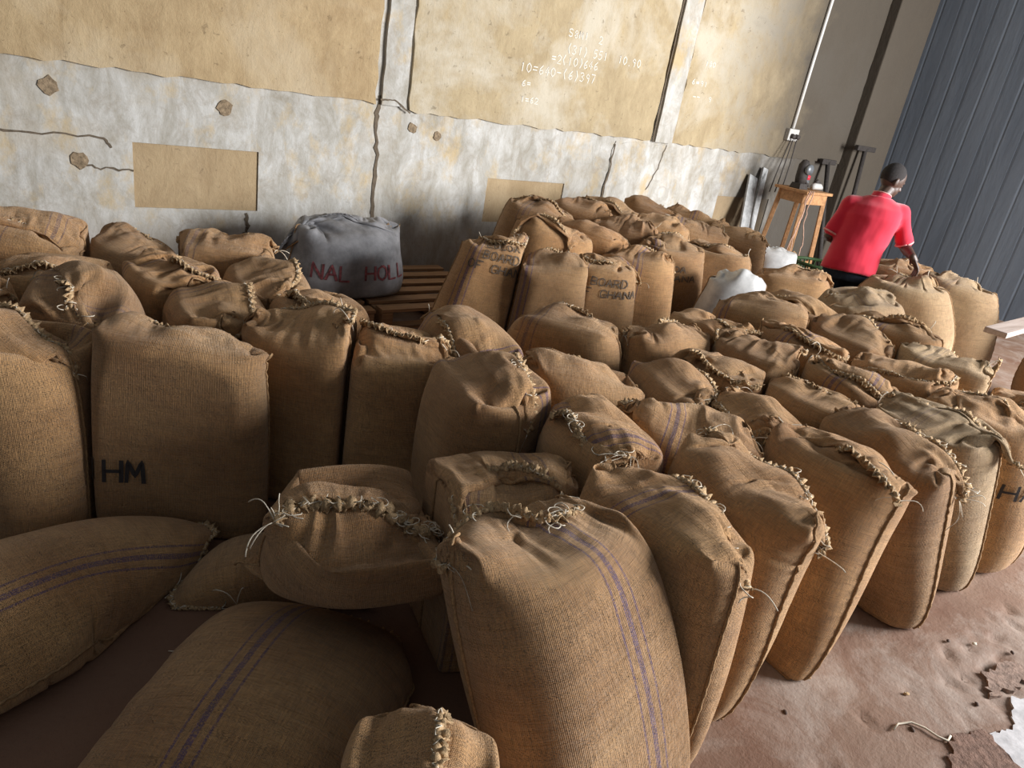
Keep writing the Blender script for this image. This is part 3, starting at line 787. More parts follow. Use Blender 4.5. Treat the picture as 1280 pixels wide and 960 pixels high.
    if s['text']:
        runs = []
        for (lines, u0, v0, ch, cw, mat) in s['text']:
            if len(lines[0]) <= 3: runs += [([c_], u0 + (q - (len(lines[0]) - 1) / 2) * cw * 1.28 / Wm, v0, ch, cw, mat) for q, c_ in enumerate(lines[0])]
            else: runs.append((lines, u0, v0, ch, cw, mat))
        for (lines, u0, v0, ch, cw, mat) in runs:
            mb = MB(); y = 0
            for ln in lines:
                V_, F_, wtot = strokes(ln, cw, ch, cw * 0.28, ch * 0.14, 0.012)
                base = len(mb.v)
                for (a, b) in V_:
                    uu = u0 + 1 * (a - wtot / 2) / Wm; vv = v0 + (b + y) / Lm
                    mb.v.append(tuple(surf(s, uu, vv, 0.0045) - org))
                mb.f += [tuple(base + q for q in f) for f in F_]
                y -= ch * 1.45
            mb.build('printed_lettering', M[mat], root)
    prop(root, s['label'], s['cat'], GRP.get(s['key'][0], 'sacks standing in rows on the floor') if s['cat'] == 'sack' else None)
    s['root'] = root
for s in SACKS: build_sack(s)
print('SACKS', round(time.time() - T00, 1))
# ------------------------------------------------------------ setting: floor, back wall, metal wall
WY = 5.3; CX = 9.8
def wallpt(px, z, off=0.0): return (px, WY - off, z)
k = NT('earth_floor', 0.85); ob = k.coord('Object')
n1 = k.noise(ob, 1.6, 6, 0.62, 0.4); n2 = k.noise(ob, 9, 6, 0.7); n3 = k.noise(ob, 70, 4, 0.7)
sx_ = k.n('ShaderNodeSeparateXYZ'); k.l(ob, sx_.inputs[0])
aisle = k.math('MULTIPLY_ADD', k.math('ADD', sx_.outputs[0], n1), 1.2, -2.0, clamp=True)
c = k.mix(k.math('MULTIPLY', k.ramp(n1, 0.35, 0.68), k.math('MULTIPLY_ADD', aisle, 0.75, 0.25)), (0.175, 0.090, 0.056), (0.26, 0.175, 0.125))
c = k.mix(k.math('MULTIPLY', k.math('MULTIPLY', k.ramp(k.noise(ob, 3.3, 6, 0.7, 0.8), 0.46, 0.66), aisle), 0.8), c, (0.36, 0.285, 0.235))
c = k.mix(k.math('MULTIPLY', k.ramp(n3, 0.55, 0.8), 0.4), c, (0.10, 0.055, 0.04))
k.color(c); k.set(k.b.inputs['Roughness'], k.ramp(n2, 0.3, 0.8, (0.85, 0.85, 0.85), (0.55, 0.55, 0.55)))
h = k.bump(n2, 0.3, 0.02); h = k.bump(n3, 0.4, 0.004, h); k.normal(h)
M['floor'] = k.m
# worn ground: a grid that dips and rises a little, finer near the open aisle
def ground():
    bm = bmesh.new(); rnd = np.random.RandomState(4)
    xs = np.concatenate([np.linspace(-2.5, 0.9, 18), np.linspace(1.0, 4.4, 150), np.linspace(4.6, CX, 20)])
    ys = np.concatenate([np.linspace(-2.5, -0.2, 12), np.linspace(-0.15, 1.2, 64), np.linspace(1.4, WY, 20)])
    pits = [(rnd.uniform(1.7, 4.2), rnd.uniform(0.0, 0.62), rnd.uniform(0.012, 0.045), rnd.uniform(0.4, 1.0), rnd.uniform(0, 3.1)) for _ in range(110)]
    X, Y = np.meshgrid(xs, ys, indexing='ij'); Z = np.zeros_like(X)
    Z -= 0.003 * (1 + np.sin(X * 3.1 + np.sin(Y * 2.3) * 2) * np.sin(Y * 3.7 + X))
    for (px, py, r, a, t) in pits:
        dx = (X - px) * math.cos(t) + (Y - py) * math.sin(t); dy = -(X - px) * math.sin(t) + (Y - py) * math.cos(t)
        Z -= 0.020 * a * np.exp(-((dx / r) ** 2 + (dy / (r * 0.4)) ** 2))
    Z[Y > 0.75] = np.minimum(Z[Y > 0.75], 0) * 0.3
    V = np.stack([X, Y, Z], -1).reshape(-1, 3); ny = len(ys)
    F = [(i * ny + j, (i + 1) * ny + j, (i + 1) * ny + j + 1, i * ny + j + 1) for i in range(len(xs) - 1) for j in range(ny - 1)]
    me = bpy.data.meshes.new('floor'); me.from_pydata(V.tolist(), [], F); me.update(); return link('floor', me, M['floor'])
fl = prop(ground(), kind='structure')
def crust(name, pts, z, mat, seed):
    r = random.Random(seed); out = []
    for (a, b) in zip(pts, pts[1:] + pts[:1]):
        for q in range(9): t_ = q / 9; out.append((a[0] * (1 - t_) + b[0] * t_ + r.uniform(-.012, .012), a[1] * (1 - t_) + b[1] * t_ + r.uniform(-.012, .012)))
    n = len(out); me = bpy.data.meshes.new(name)
    me.from_pydata([(x, y, z) for x, y in out] + [(x, y, -0.02) for x, y in out], [], [tuple(range(n))] + [(i, i + n, (i + 1) % n + n, (i + 1) % n) for i in range(n)])
    link(name, me, mat, fl, False)
crust('bare_concrete', [(2.40, .14), (2.50, .33), (2.62, .30), (2.78, .36), (3.0, .22), (2.7, -.05)], 0.003, simple('bare_pale_concrete', (0.52, 0.50, 0.50), 0.55, 0.25, 22, 0.4, 0.004), 1)
crust('mud_crust', [(2.15, .20), (2.22, .33), (2.36, .385), (2.50, .34), (2.40, .13)], 0.007, simple('dried_mud_crust', (0.19, 0.115, 0.085), 0.95, 0.4, 40, 0.8, 0.01), 2)
crust('mud_crust', [(2.70, .40), (2.80, .47), (2.98, .44), (3.02, .36), (2.84, .37)], 0.006, simple('mud_crust_pale', (0.26, 0.18, 0.14), 0.95, 0.4, 40, 0.8, 0.01), 3)

k = NT('whitewashed_plaster', 0.92); ob = k.coord('Object')
streak = k.noise(k.mapping(ob, (6, 6, 2.6)), 1.0, 6, 0.7, 0.5); blot = k.noise(ob, 1.7, 6, 0.65, 0.4); fine = k.noise(ob, 38, 5, 0.7)
c = k.mix(k.ramp(streak, 0.34, 0.66), (0.34, 0.31, 0.255), (0.60, 0.585, 0.55))
c = k.mix(k.math('MULTIPLY', k.ramp(blot, 0.52, 0.70), 0.6), c, (0.42, 0.36, 0.27))
ochre = k.noise(k.mapping(ob, (3.1, 3, 2.2), (0, 0, 0), (4, 2, 7)), 1.0, 5, 0.7)
c = k.mix(k.math('MULTIPLY', k.ramp(ochre, 0.53, 0.68), 0.75), c, (0.52, 0.38, 0.19))
c = k.mix(k.math('MULTIPLY', k.ramp(k.noise(ob, 7.5, 6, 0.75, 0.8), 0.50, 0.66), 0.45), c, (0.30, 0.25, 0.19))
c = k.mix(k.math('MULTIPLY', k.ramp(fine, 0.56, 0.74), 0.35), c, (0.30, 0.26, 0.20))
sep = k.n('ShaderNodeSeparateXYZ'); k.l(ob, sep.inputs[0])
rise = k.ramp(k.math('ADD', sep.outputs[2], k.math('MULTIPLY', blot, 0.7)), 0.42, 0.85, (1, 1, 1), (0, 0, 0))      # darker brown towards the foot, with a blotchy edge
c = k.mix(k.math('MULTIPLY', rise, 0.65), c, (0.24, 0.17, 0.11))
def soot_and_shade(k, c, ob, blot):  # soot stain plus the corner's shade, both painted into the wall colour
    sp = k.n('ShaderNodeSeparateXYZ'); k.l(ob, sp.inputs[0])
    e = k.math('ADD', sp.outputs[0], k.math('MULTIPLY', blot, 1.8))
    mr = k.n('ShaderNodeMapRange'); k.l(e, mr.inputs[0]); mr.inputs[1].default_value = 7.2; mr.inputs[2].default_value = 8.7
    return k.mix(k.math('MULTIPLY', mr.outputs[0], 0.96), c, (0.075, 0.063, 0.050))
c = soot_and_shade(k, c, ob, blot)
k.color(c); k.normal(k.bump(fine, 0.5, 0.006, k.bump(streak, 0.35, 0.012)))
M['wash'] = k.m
def mudmat(name, a, b, pale, amt):
    k = NT(name, 0.95); ob = k.coord('Object')
    blot = k.noise(ob, 1.1, 6, 0.65, 0.3); mid = k.noise(k.mapping(ob, (6.5, 6.5, 3.6)), 1.0, 7, 0.75, 0.25); fine = k.noise(ob, 45, 5, 0.7)
    c = k.mix(k.ramp(mid, 0.33, 0.68), a, b)
    c = k.mix(k.math('MULTIPLY', k.ramp(blot, 0.46, 0.62), amt), c, pale)
    spots = k.noise(ob, 22, 3, 0.6, 0.8); c = k.mix(k.math('MULTIPLY', k.ramp(spots, 0.64, 0.72), 0.5), c, tuple(x * 0.4 for x in a))
    c = soot_and_shade(k, c, ob, blot)
    k.color(c); k.normal(k.bump(fine, 0.55, 0.005, k.bump(mid, 0.6, 0.02))); return k.m
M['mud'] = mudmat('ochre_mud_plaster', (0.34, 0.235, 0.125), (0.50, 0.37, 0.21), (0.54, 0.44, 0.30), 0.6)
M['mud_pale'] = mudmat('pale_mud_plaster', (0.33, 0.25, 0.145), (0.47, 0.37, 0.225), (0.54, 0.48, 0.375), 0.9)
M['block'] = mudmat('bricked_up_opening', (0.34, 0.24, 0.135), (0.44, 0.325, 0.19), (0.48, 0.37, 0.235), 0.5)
M['crack'] = simple('crack_shadow', (0.13, 0.10, 0.07), 0.95, 0.4, 20, 0)
M['hole'] = simple('plugged_hole_mortar', (0.26, 0.19, 0.12), 0.95, 0.5, 40, 0.9, 0.01)
M['chalk'] = simple('chalk', (0.74, 0.70, 0.62), 0.95, 0.1, 60, 0)

NICH = [(0.90, 1.70, 0.53, 0.945), (3.67, 4.54, 0.50, 0.88), (6.80, 7.76, 0.45, 0.87)]
xs = sorted({-3.0, CX} | {a for n in NICH for a in n[:2]}); zs = sorted({0.0, 4.2} | {a for n in NICH for a in n[2:]})
mb = MB()
for x0, x1 in zip(xs[:-1], xs[1:]):
    for z0, z1 in zip(zs[:-1], zs[1:]):
        cx, cz = (x0 + x1) / 2, (z0 + z1) / 2
        if any(n[0] < cx < n[1] and n[2] < cz < n[3] for n in NICH): continue
        mb.box((cx, WY + 0.10, cz), (x1 - x0, 0.20, z1 - z0))
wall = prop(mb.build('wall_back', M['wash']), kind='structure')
for n in NICH:
    b = MB().box(((n[0] + n[1]) / 2, WY + 0.066, (n[2] + n[3]) / 2), (n[1] - n[0] + .02, 0.11, n[3] - n[2] + .02)); b.build('blocked_opening', M['block'], wall)
def slab(name, pts, th, mat, parent, seed, rough=0.012, step=0.09):     # plaster coat with a ragged outline
    r = random.Random(seed); out = []
    for (a, b) in zip(pts, pts[1:] + pts[:1]):
        a = Vector(a); b = Vector(b); n = max(1, int((b - a).length / step))
        for q in range(n): p = a.lerp(b, q / n); out.append((p.x + r.uniform(-1, 1) * rough, p.y + r.uniform(-1, 1) * rough))
    V = [(x, WY - th, z) for x, z in out] + [(x, WY + 0.01, z) for x, z in out]; n = len(out)
    F = [tuple(range(n))] + [(i, i + n, (i + 1) % n + n, (i + 1) % n) for i in range(n)]
    bm = bmesh.new(); vs = [bm.verts.new(v) for v in V]
    for f in F: bm.faces.new([vs[i] for i in f])
    bmesh.ops.recalc_face_normals(bm, faces=bm.faces)
    me = bpy.data.meshes.new(name); bm.to_mesh(me); return link(name, me, M[mat] if isinstance(mat, str) else mat, parent, False)
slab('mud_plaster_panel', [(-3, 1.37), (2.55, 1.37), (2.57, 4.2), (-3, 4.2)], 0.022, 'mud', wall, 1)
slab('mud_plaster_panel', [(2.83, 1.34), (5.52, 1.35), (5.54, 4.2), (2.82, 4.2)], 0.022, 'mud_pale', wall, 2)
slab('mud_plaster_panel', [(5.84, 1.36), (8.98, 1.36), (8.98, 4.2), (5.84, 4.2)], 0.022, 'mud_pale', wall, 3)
slab('render_strip', [(2.60, 1.37), (2.80, 1.37), (2.80, 4.2), (2.61, 4.2)], 0.030, 'wash', wall, 4, 0.005)
slab('render_strip', [(5.57, 1.35), (5.81, 1.35), (5.81, 4.2), (5.57, 4.2)], 0.045, 'wash', wall, 5, 0.003)
slab('pale_patch', [(5.07, 1.30), (5.80, 1.33), (5.66, 0.86), (5.60, 0.3), (5.02, 0.3)], 0.008, 'wash', wall, 6, 0.02)
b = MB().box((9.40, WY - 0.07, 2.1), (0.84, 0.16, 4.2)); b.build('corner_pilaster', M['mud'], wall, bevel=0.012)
def ribbon(name, pts, w, mat, seed, off=0.006, jit=0.02, parent=wall):
    r = random.Random(seed); P_ = []
    for a, b in zip(pts[:-1], pts[1:]):
        for q in range(6): t = q / 6; P_.append((a[0] * (1 - t) + b[0] * t + r.uniform(-jit, jit) * .5, a[1] * (1 - t) + b[1] * t + r.uniform(-jit, jit) * .5))
    P_.append(pts[-1]); m = MB(); k_ = len(P_)
    for i, p in enumerate(P_):
        d = Vector(P_[min(i + 1, k_ - 1)]) - Vector(P_[max(i - 1, 0)]); d.normalize(); nn = Vector((-d.y, d.x)) * w * r.uniform(0.25, 0.6)
        m.v += [(p[0] + nn.x, WY - off, p[1] + nn.y), (p[0] - nn.x, WY - off, p[1] - nn.y)]
    m.f = [(2 * i, 2 * i + 1, 2 * i + 3, 2 * i + 2) for i in range(k_ - 1)]
    return m.build(name, mat, parent)
ribbon('crack', [(2.60, 1.42), (2.57, 1.25), (2.61, 0.95), (2.60, 0.6), (2.60, 0.34)], 0.032, M['crack'], 1)
ribbon('crack', [(2.58, 1.40), (2.70, 1.41), (2.84, 1.33)], 0.014, M['crack'], 2, 0.034, 0.006)
ribbon('crack', [(0.0, 0.965), (0.35, 0.955), (0.72, 0.965), (0.78, 0.90)], 0.013, M['crack'], 3, 0.004)
ribbon('crack', [(0.60, 0.79), (0.72, 0.77), (0.90, 0.765)], 0.012, M['crack'], 4, 0.004)
ribbon('crack', [(5.07, 1.28), (5.06, 1.0), (5.02, 0.7)], 0.02, M['crack'], 5, 0.012)
ribbon('crack', [(5.78, 1.33), (5.73, 1.1), (5.62, 0.88)], 0.012, M['crack'], 6, 0.012)
ribbon('crack', [(1.62, 0.52), (1.64, 0.42), (1.60, 0.36)], 0.03, M['crack'], 7, 0.004)
ribbon('crack', [(5.555, 1.35), (5.56, 2.6), (5.56, 4.2)], 0.024, M['crack'], 8, 0.024, 0.002)  # dark strip painting the shadow line in the gap beside the render strip
rr = random.Random(3)
for (x, z, r_) in ((0.47, 1.23, .052), (1.47, 1.21, .050), (0.60, 0.81, .048), (2.89, 1.22, .040), (3.12, 1.18, .036)):
    pts = [(x + math.cos(t) * r_ * rr.uniform(.8, 1.15), z + math.sin(t) * r_ * rr.uniform(.8, 1.15)) for t in [i * 2 * math.pi / 12 for i in range(12)]]
    slab('plugged_hole', pts, 0.007, 'hole', wall, int(x * 10), 0.004, 0.05)
def chalk(text, x, z, ch, cw, seed, off=0.0245):
    r = random.Random(seed); V_, F_, w_ = strokes(text, cw * .85, ch * .8, cw * 0.36, 0.0075, 0.03, r, 0.003)
    m = MB(); m.v = [(x + a, WY - off, z + b) for a, b in V_]; m.f = F_; m.build('chalk_writing', M['chalk'], wall)
chalk('S8M1  2', 4.27, 2.10, .075, .048, 1); chalk('(31) 551  10.90', 4.28, 1.975, .085, .05, 2); chalk('=2(10)646', 4.13, 1.88, .085, .05, 3)
chalk('10=640-(6)397', 3.82, 1.77, .09, .054, 4); chalk('6=', 3.86, 1.655, .06, .042, 5); chalk('1=62', 3.87, 1.53, .06, .042, 6)
chalk('180', 6.05, 2.12, .06, .045, 7); chalk('6=91', 5.92, 1.93, .06, .05, 8); chalk('--  9', 5.98, 1.80, .06, .05, 9)

# metal clad wall on the right: separate upright sheets
k = NT('dark_painted_metal', 0.62); ob = k.coord('Object'); n1 = k.noise(k.mapping(ob, (1, 2.2, 0.5)), 1.3, 5, 0.65, 0.3); n2 = k.noise(ob, 16, 5, 0.7)
c = k.mix(k.ramp(n1, 0.3, 0.7), (0.110, 0.128, 0.155), (0.155, 0.176, 0.205)); c = k.mix(k.math('MULTIPLY', k.ramp(n2, 0.55, 0.8), 0.3), c, (0.16, 0.15, 0.145))  # base colours lightened to stand in for haze before the wall
k.color(c); k.normal(k.bump(n1, 0.3, 0.03)); M['metal'] = k.m
wr = prop(MB().box((CX + 0.14, 3.0, 2.1), (0.2, 4.8, 4.2)).build('wall_right', M['metal']), kind='structure')
y = WY - 0.01
while y > 0.7:
    m = MB(); wv = 0.40
    pr = [(0.0, 0.004), (0.03, 0.001), (0.18, 0.0), (0.20, 0.003), (0.22, 0.0), (wv - 0.002, 0.0)]
    for z in (0.0, 4.2):
        for dy, dx in pr: m.v.append((CX + 0.035 - 0.035 + dx, y - dy, z))
        for dy, dx in reversed(pr): m.v.append((CX + 0.045, y - dy, z))
    n = len(pr) * 2
    m.f = [(i, (i + 1) % n, (i + 1) % n + n, i + n) for i in range(n)]
    m.build('metal_sheet', M['metal'], wr); y -= wv
# ------------------------------------------------------------ pallets
k = NT('weathered_wood', 0.8); ob = k.coord('Object'); g = k.noise(k.mapping(ob, (2, 60, 60)), 1.0, 5, 0.7, 0.4); g2 = k.noise(ob, 5, 4, 0.6)
c = k.mix(k.ramp(g, 0.3, 0.7), (0.17, 0.085, 0.040), (0.37, 0.21, 0.105)); c = k.mix(k.math('MULTIPLY', k.ramp(g2, 0.5, 0.8), 0.5), c, (0.12, 0.07, 0.045)); k.color(c); k.normal(k.bump(g, 0.4, 0.004)); M['wood'] = k.m
def pallet(x, y, label):
    r = empty('wooden_pallet', (x, y, 0)); rn = random.Random(int(x * 10))
    for i in range(6): MB().box((rn.uniform(-.01, .01), -0.46 + i * 0.184, 0.138), (1.02, 0.105, 0.022)).build('deck_board', M['wood'], r, bevel=0.002)
    for xx in (-0.46, 0, 0.46): MB().box((xx, 0, 0.072), (0.08, 1.02, 0.106)).build('stringer', M['wood'], r, bevel=0.003)
    for yy in (-0.45, 0, 0.45): MB().box((0, yy, 0.009), (1.02, 0.10, 0.018)).build('bottom_board', M['wood'], r)
    prop(r, label, 'pallet', 'wooden pallets along the back wall')
pallet(1.62, 4.66, 'wooden pallet mostly hidden under the left half of the grey bag')
pallet(2.68, 4.66, 'wooden slatted pallet by the wall, open boards showing right of the grey bag')

# ------------------------------------------------------------ corner things
M['wood_orange'] = simple('orange_brown_wood', (0.42, 0.22, 0.10), 0.65, 0.3, 25, 0.2)  # orange-brown wood of the tall stand
M['greywood'] = simple('greyed_board', (0.42, 0.42, 0.41), 0.85, 0.3, 18, 0.4)
M['darkiron'] = simple('sooty_iron', (0.045, 0.038, 0.034), 0.7, 0.3, 40, 0.3, 0.003)
M['plastic'] = simple('grey_plastic', (0.50, 0.48, 0.45), 0.5, 0.1, 30, 0)
M['cable'] = simple('black_cable', (0.06, 0.05, 0.045), 0.6, 0.1, 30, 0)
M['redp'] = simple('red_plastic', (0.62, 0.03, 0.05), 0.4, 0.1, 30, 0)
M['green'] = simple('green_plastic', (0.03, 0.06, 0.02), 0.6, 0.3, 20, 0)
M['steel'] = simple('worn_steel', (0.20, 0.21, 0.22), 0.45, 0.4, 30, 0.2, 0.002, 0.5)
sx, sy, sz = 7.50, 4.72, 1.10
st = empty('tall_wooden_stand', (sx, sy, 0))
MB().box((0, 0, sz - 0.015), (0.50, 0.42, 0.03)).build('top', M['wood_orange'], st, bevel=0.004)
for dy in (-0.17, 0.17): MB().box((0, dy, sz - 0.085), (0.40, 0.022, 0.11)).build('apron', M['wood_orange'], st, bevel=0.003)
for dx in (-0.19, 0.19): MB().box((dx, 0, sz - 0.085), (0.022, 0.34, 0.11)).build('apron', M['wood_orange'], st, bevel=0.003)
for dx in (-1, 1):
    for dy in (-1, 1): MB().beam((dx * 0.25, dy * 0.22, 0), (dx * 0.185, dy * 0.155, sz - 0.03), 0.045, 0.045).build('leg', M['wood_orange'], st, bevel=0.004)
MB().beam((-0.24, -0.2, 0.32), (0.24, -0.2, 0.32), 0.03, 0.03).build('stretcher', M['wood_orange'], st); MB().beam((-0.24, 0.2, 0.32), (0.24, 0.2, 0.32), 0.03, 0.03).build('stretcher', M['wood_orange'], st)
prop(st, 'tall orange-brown wooden stand with splayed legs in the corner behind the man', 'stand')
r = empty('bench_grinder', (sx - 0.12, sy, sz))
mb = MB(); mb.tube([(0, 0, 0.06), (0, 0, 0.12), (-.01, 0, 0.25), (-.01, 0, 0.30)], [0.055, 0.065, 0.06, 0.03], 14); mb.build('motor_body', M['darkiron'], r, True)
mb = MB(); mb.tube([(0.0, -0.05, 0.21), (0.0, -0.085, 0.21)], [0.055, 0.055], 16); mb.build('grinding_disc', M['steel'], r, True)
mb = MB(); mb.box((0, 0, 0.03), (0.16, 0.14, 0.06), taper=0.8); mb.build('base', M['darkiron'], r, bevel=0.006)
mb = MB(); mb.tube([(0.02, 0, 0.14), (0.09, -0.02, 0.07), (0.13, -0.03, 0.035)], 0.014, 8); mb.build('handle', M['darkiron'], r, True)
prop(r, 'dark upright machine with a grey disc on the tall wooden stand', 'machine')
r = empty('power_tool', (sx + 0.13, sy - 0.06, sz))
mb = MB(); mb.tube([(-.09, 0, .035), (-.05, 0, .045), (.05, 0, .045), (.10, 0, .03)], [.028, .036, .034, .02], 12); mb.build('tool_body', M['plastic'], r, True)
mb = MB(); mb.tube([(-.03, 0.01, .075), (0, 0.01, .10), (.05, 0.01, .085)], [.02, .022, .016], 8); mb.build('grip', M['cable'], r, True)
prop(r, 'small pale grey and black tool lying on the tall wooden stand', 'tool')
r = empty('red_capped_tin', (sx + 0.03, sy + 0.03, sz))
MB().tube([(0, 0, 0), (0, 0, 0.10)], 0.035, 14).build('tin', M['steel'], r, True); MB().tube([(0, 0, 0.10), (0, 0, 0.14), (0, 0, 0.15)], [0.037, 0.037, 0.02], 14).build('cap', M['redp'], r, True)
prop(r, 'small tin with a red cap on the tall wooden stand', 'tin')
rnd = random.Random(8)
mb = MB()
for q in range(3):
    pts = [Vector((sx - 0.22 + q * 0.03, sy - 0.22, sz + 0.01))]
    for i in range(22): pts.append(pts[-1] + Vector((rnd.uniform(-.02, .014) - 0.004, -0.004 + rnd.uniform(-.008, .006), -0.040)))
    mb.tube([p for p in pts], 0.006, 5)
prop(mb.build('hanging_rope', simple('pink_brown_rope', (0.42, 0.26, 0.19), 0.9, 0.3, 50, 0.5), None, True), 'frayed pinkish rope strands hanging down the left of the wooden stand', 'rope')
# leaning boards
prop(MB().beam((6.92, 4.86, 0.02), (7.28, WY - 0.04, 1.12), 0.15, 0.025, (0, -1, 0.3)).build('leaning_board', M['greywood'], bevel=0.003), 'pale grey board leaning on the wall left of the wooden stand', 'board')
prop(MB().beam((7.16, 4.98, 0.02), (7.46, WY - 0.04, 1.22), 0.09, 0.03, (0, -1, 0.3)).build('leaning_board', M['greywood'], bevel=0.003), 'narrow greyish board leaning on the wall close behind the wooden stand', 'board')
# conduit, switch box and drooping wires
r = empty('socket_box', (7.76, WY - 0.03, 1.62))
MB().box((0, -0.02, 0), (0.19, 0.06, 0.13)).build('box', M['plastic'], r, bevel=0.008)
for dx in (-0.04, 0.045): MB().tube([(dx, -0.05, -.01), (dx, -0.095, -.02)], 0.026, 10).build('plug', M['cable'], r, True)
prop(r, 'grey socket box with black plugs at the foot of the wall conduit', 'socket')
mb = MB(); mb.tube([(7.76, WY - 0.04, 1.69), (7.77, WY - 0.04, 2.4), (7.80, WY - 0.04, 3.4), (7.82, WY - 0.04, 4.2)], 0.020, 10)
prop(mb.build('conduit_pipe', simple('white_conduit', (0.62, 0.60, 0.56), 0.5, 0.1, 30, 0), None, True), 'thin white conduit pipe running up the wall to the socket box', 'pipe')
for q, (dx, ex, lab) in enumerate(((-0.06, 7.32, 'leftmost of three dark wires drooping from the wall socket box'), (-0.02, 7.42, 'middle of three dark wires drooping from the wall socket box'), (0.05, 7.52, 'rightmost of three dark wires drooping from the wall socket box'))):
    a = Vector((7.76 + dx, WY - 0.10, 1.57)); b = Vector((ex, 5.02, 1.0)); pts = []
    for i in range(13):
        t = i / 12; p = a.lerp(b, t); p.x += math.sin(t * 3.1) * 0.02 * (q - 1); p.z -= 0.10 * math.sin(t * math.pi) * 0.5; pts.append(p)
    prop(MB().tube(pts, 0.007, 6).build('power_wire', M['cable'], None, True), lab, 'wire', 'wires from the socket')
# sooty T-headed poles
for (bx, by, tx, ty, tz, w_, lab) in ((8.95, 4.85, 9.08, 5.06, 1.60, 0.42, 'taller dark T-headed pole leaning against the corner pilaster'), (8.45, 4.75, 8.62, 5.22, 1.38, 0.30, 'shorter dark T-headed pole leaning on the wall behind the red-shirted man')):
    r = empty('t_headed_pole', (bx, by, 0)); off = Vector((bx, by, 0))
    MB().tube([Vector((0, 0, 0)), Vector((tx, ty, tz)) - off], 0.028, 8).build('shaft', M['darkiron'], r, True)
    MB().beam(Vector((tx - w_ / 2, ty, tz)) - off, Vector((tx + w_ / 2, ty, tz)) - off, 0.05, 0.06).build('crossbar', M['darkiron'], r, bevel=0.006)
    prop(r, lab, 'pole', 'sooty poles in the corner')
# green basket
r = empty('green_basket', (7.00, 3.98, 0)); mb = MB()
NB = 26
for i in range(NB):
    t = 2 * math.pi * i / NB; a = Vector((math.cos(t) * .17, math.sin(t) * .17, 0.01)); b = Vector((math.cos(t) * .24, math.sin(t) * .24, 0.46)); mb.tube([a, b], 0.008, 4)
for z_, rr_ in ((.02, .172), (.12, .187), (.22, .203), (.32, .219), (.40, .231)):
    mb.tube([(math.cos(t) * rr_, math.sin(t) * rr_, z_) for t in [2 * math.pi * i / 26 for i in range(27)]], 0.008, 4)
mb.tube([(0, 0, 0.0), (0, 0, 0.02)], 0.17, 20)
mb.build('lattice', M['green'], r); MB().tube([(math.cos(t) * .245, math.sin(t) * .245, .465) for t in [2 * math.pi * i / 30 for i in range(31)]], 0.018, 6).build('rim', M['green'], r, True)
prop(r, 'dark green lattice basket on the floor left of the red-shirted man', 'basket')
# plank at right
k = NT('pale_plank', 0.75); ob = k.coord('Object'); g = k.noise(k.mapping(ob, (3, 50, 50)), 1.0, 5, 0.7, 0.4)
k.color(k.mix(k.ramp(g, 0.3, 0.7), (0.36, 0.27, 0.22), (0.60, 0.49, 0.43))); k.normal(k.bump(g, 0.4, 0.003))
PZ = 0.90
prop(MB().beam((4.22, 1.34, PZ), (6.75, 1.52, PZ), 0.11, 0.03).build('rough_plank', k.m, bevel=0.004), 'rough pale plank entering at the right edge above the sacks', 'plank')

# ------------------------------------------------------------ small things on the floor
rp = random.Random(11); M['stone'] = simple('dark_pebble', (0.10, 0.065, 0.05), 0.8, 0.4, 60, 0.4)
pebs = ((1.93, .72, 'dark pebble on the floor just below the front middle sacks'), (2.89, .42, 'dark pebble at the right edge of the bare floor'), (2.61, .41, 'oval dark pebble in the middle of the bare floor patch'),
        (2.95, .56, 'small white chip on the floor beside the right sack row'), (2.27, .47, 'dark bean lying beside the curl of twine'), (2.86, .62, 'dark pebble nearest the foot of the right sack row'), (3.05, .46, 'small dark pebble at far right of the bare floor'), (2.41, .56, 'tan chip on the floor above the curl of twine'))
for x_, y_, lab in pebs:
    bm = bmesh.new(); bmesh.ops.create_icosphere(bm, subdivisions=2, radius=1)
    for v in bm.verts: v.co = Vector((v.co.x * 0.011, v.co.y * 0.007, v.co.z * 0.005)) * rp.uniform(.85, 1.1)
    me = bpy.data.meshes.new('pebble'); bm.to_mesh(me); o = link('pebble' if 'pebble' in lab else ('chip' if 'chip' in lab else 'bean'), me, M['thread'] if 'white' in lab else (M['rim'] if 'tan' in lab else M['stone']))
    o.location = (x_, y_, 0.001); o.rotation_euler.z = rp.uniform(0, 3); o.scale = (1.0, 1.0, 1.0); prop(o, lab, 'pebble' if 'pebble' in lab else 'debris', 'bits on the floor')
mb = MB(); pts = [(2.20, .50), (2.24, .505), (2.29, .485), (2.31, .45), (2.315, .41), (2.33, .385), (2.36, .39)]
mb.tube([(x_ , y_, 0.006) for x_, y_ in pts], 0.0035, 6); prop(mb.build('twine_offcut', M['thread'], None, True), 'curl of pale twine lying on the bare floor at lower right', 'twine')
for (x_, y_, ln, lab) in ((.34, 1.78, .16, 'thin pale thread on the dark floor between the two lying sacks'), (.12, 1.33, .10, 'short pale thread on the dark floor at lower left')):
    mb = MB(); loose(mb, (x_, y_, 0.004), (.5, -.6, 0), ln, 0.0016, random.Random(int(x_ * 100)), 0.004); prop(mb.build('loose_thread', M['thread'], None, True), lab, 'thread', 'threads on the floor')

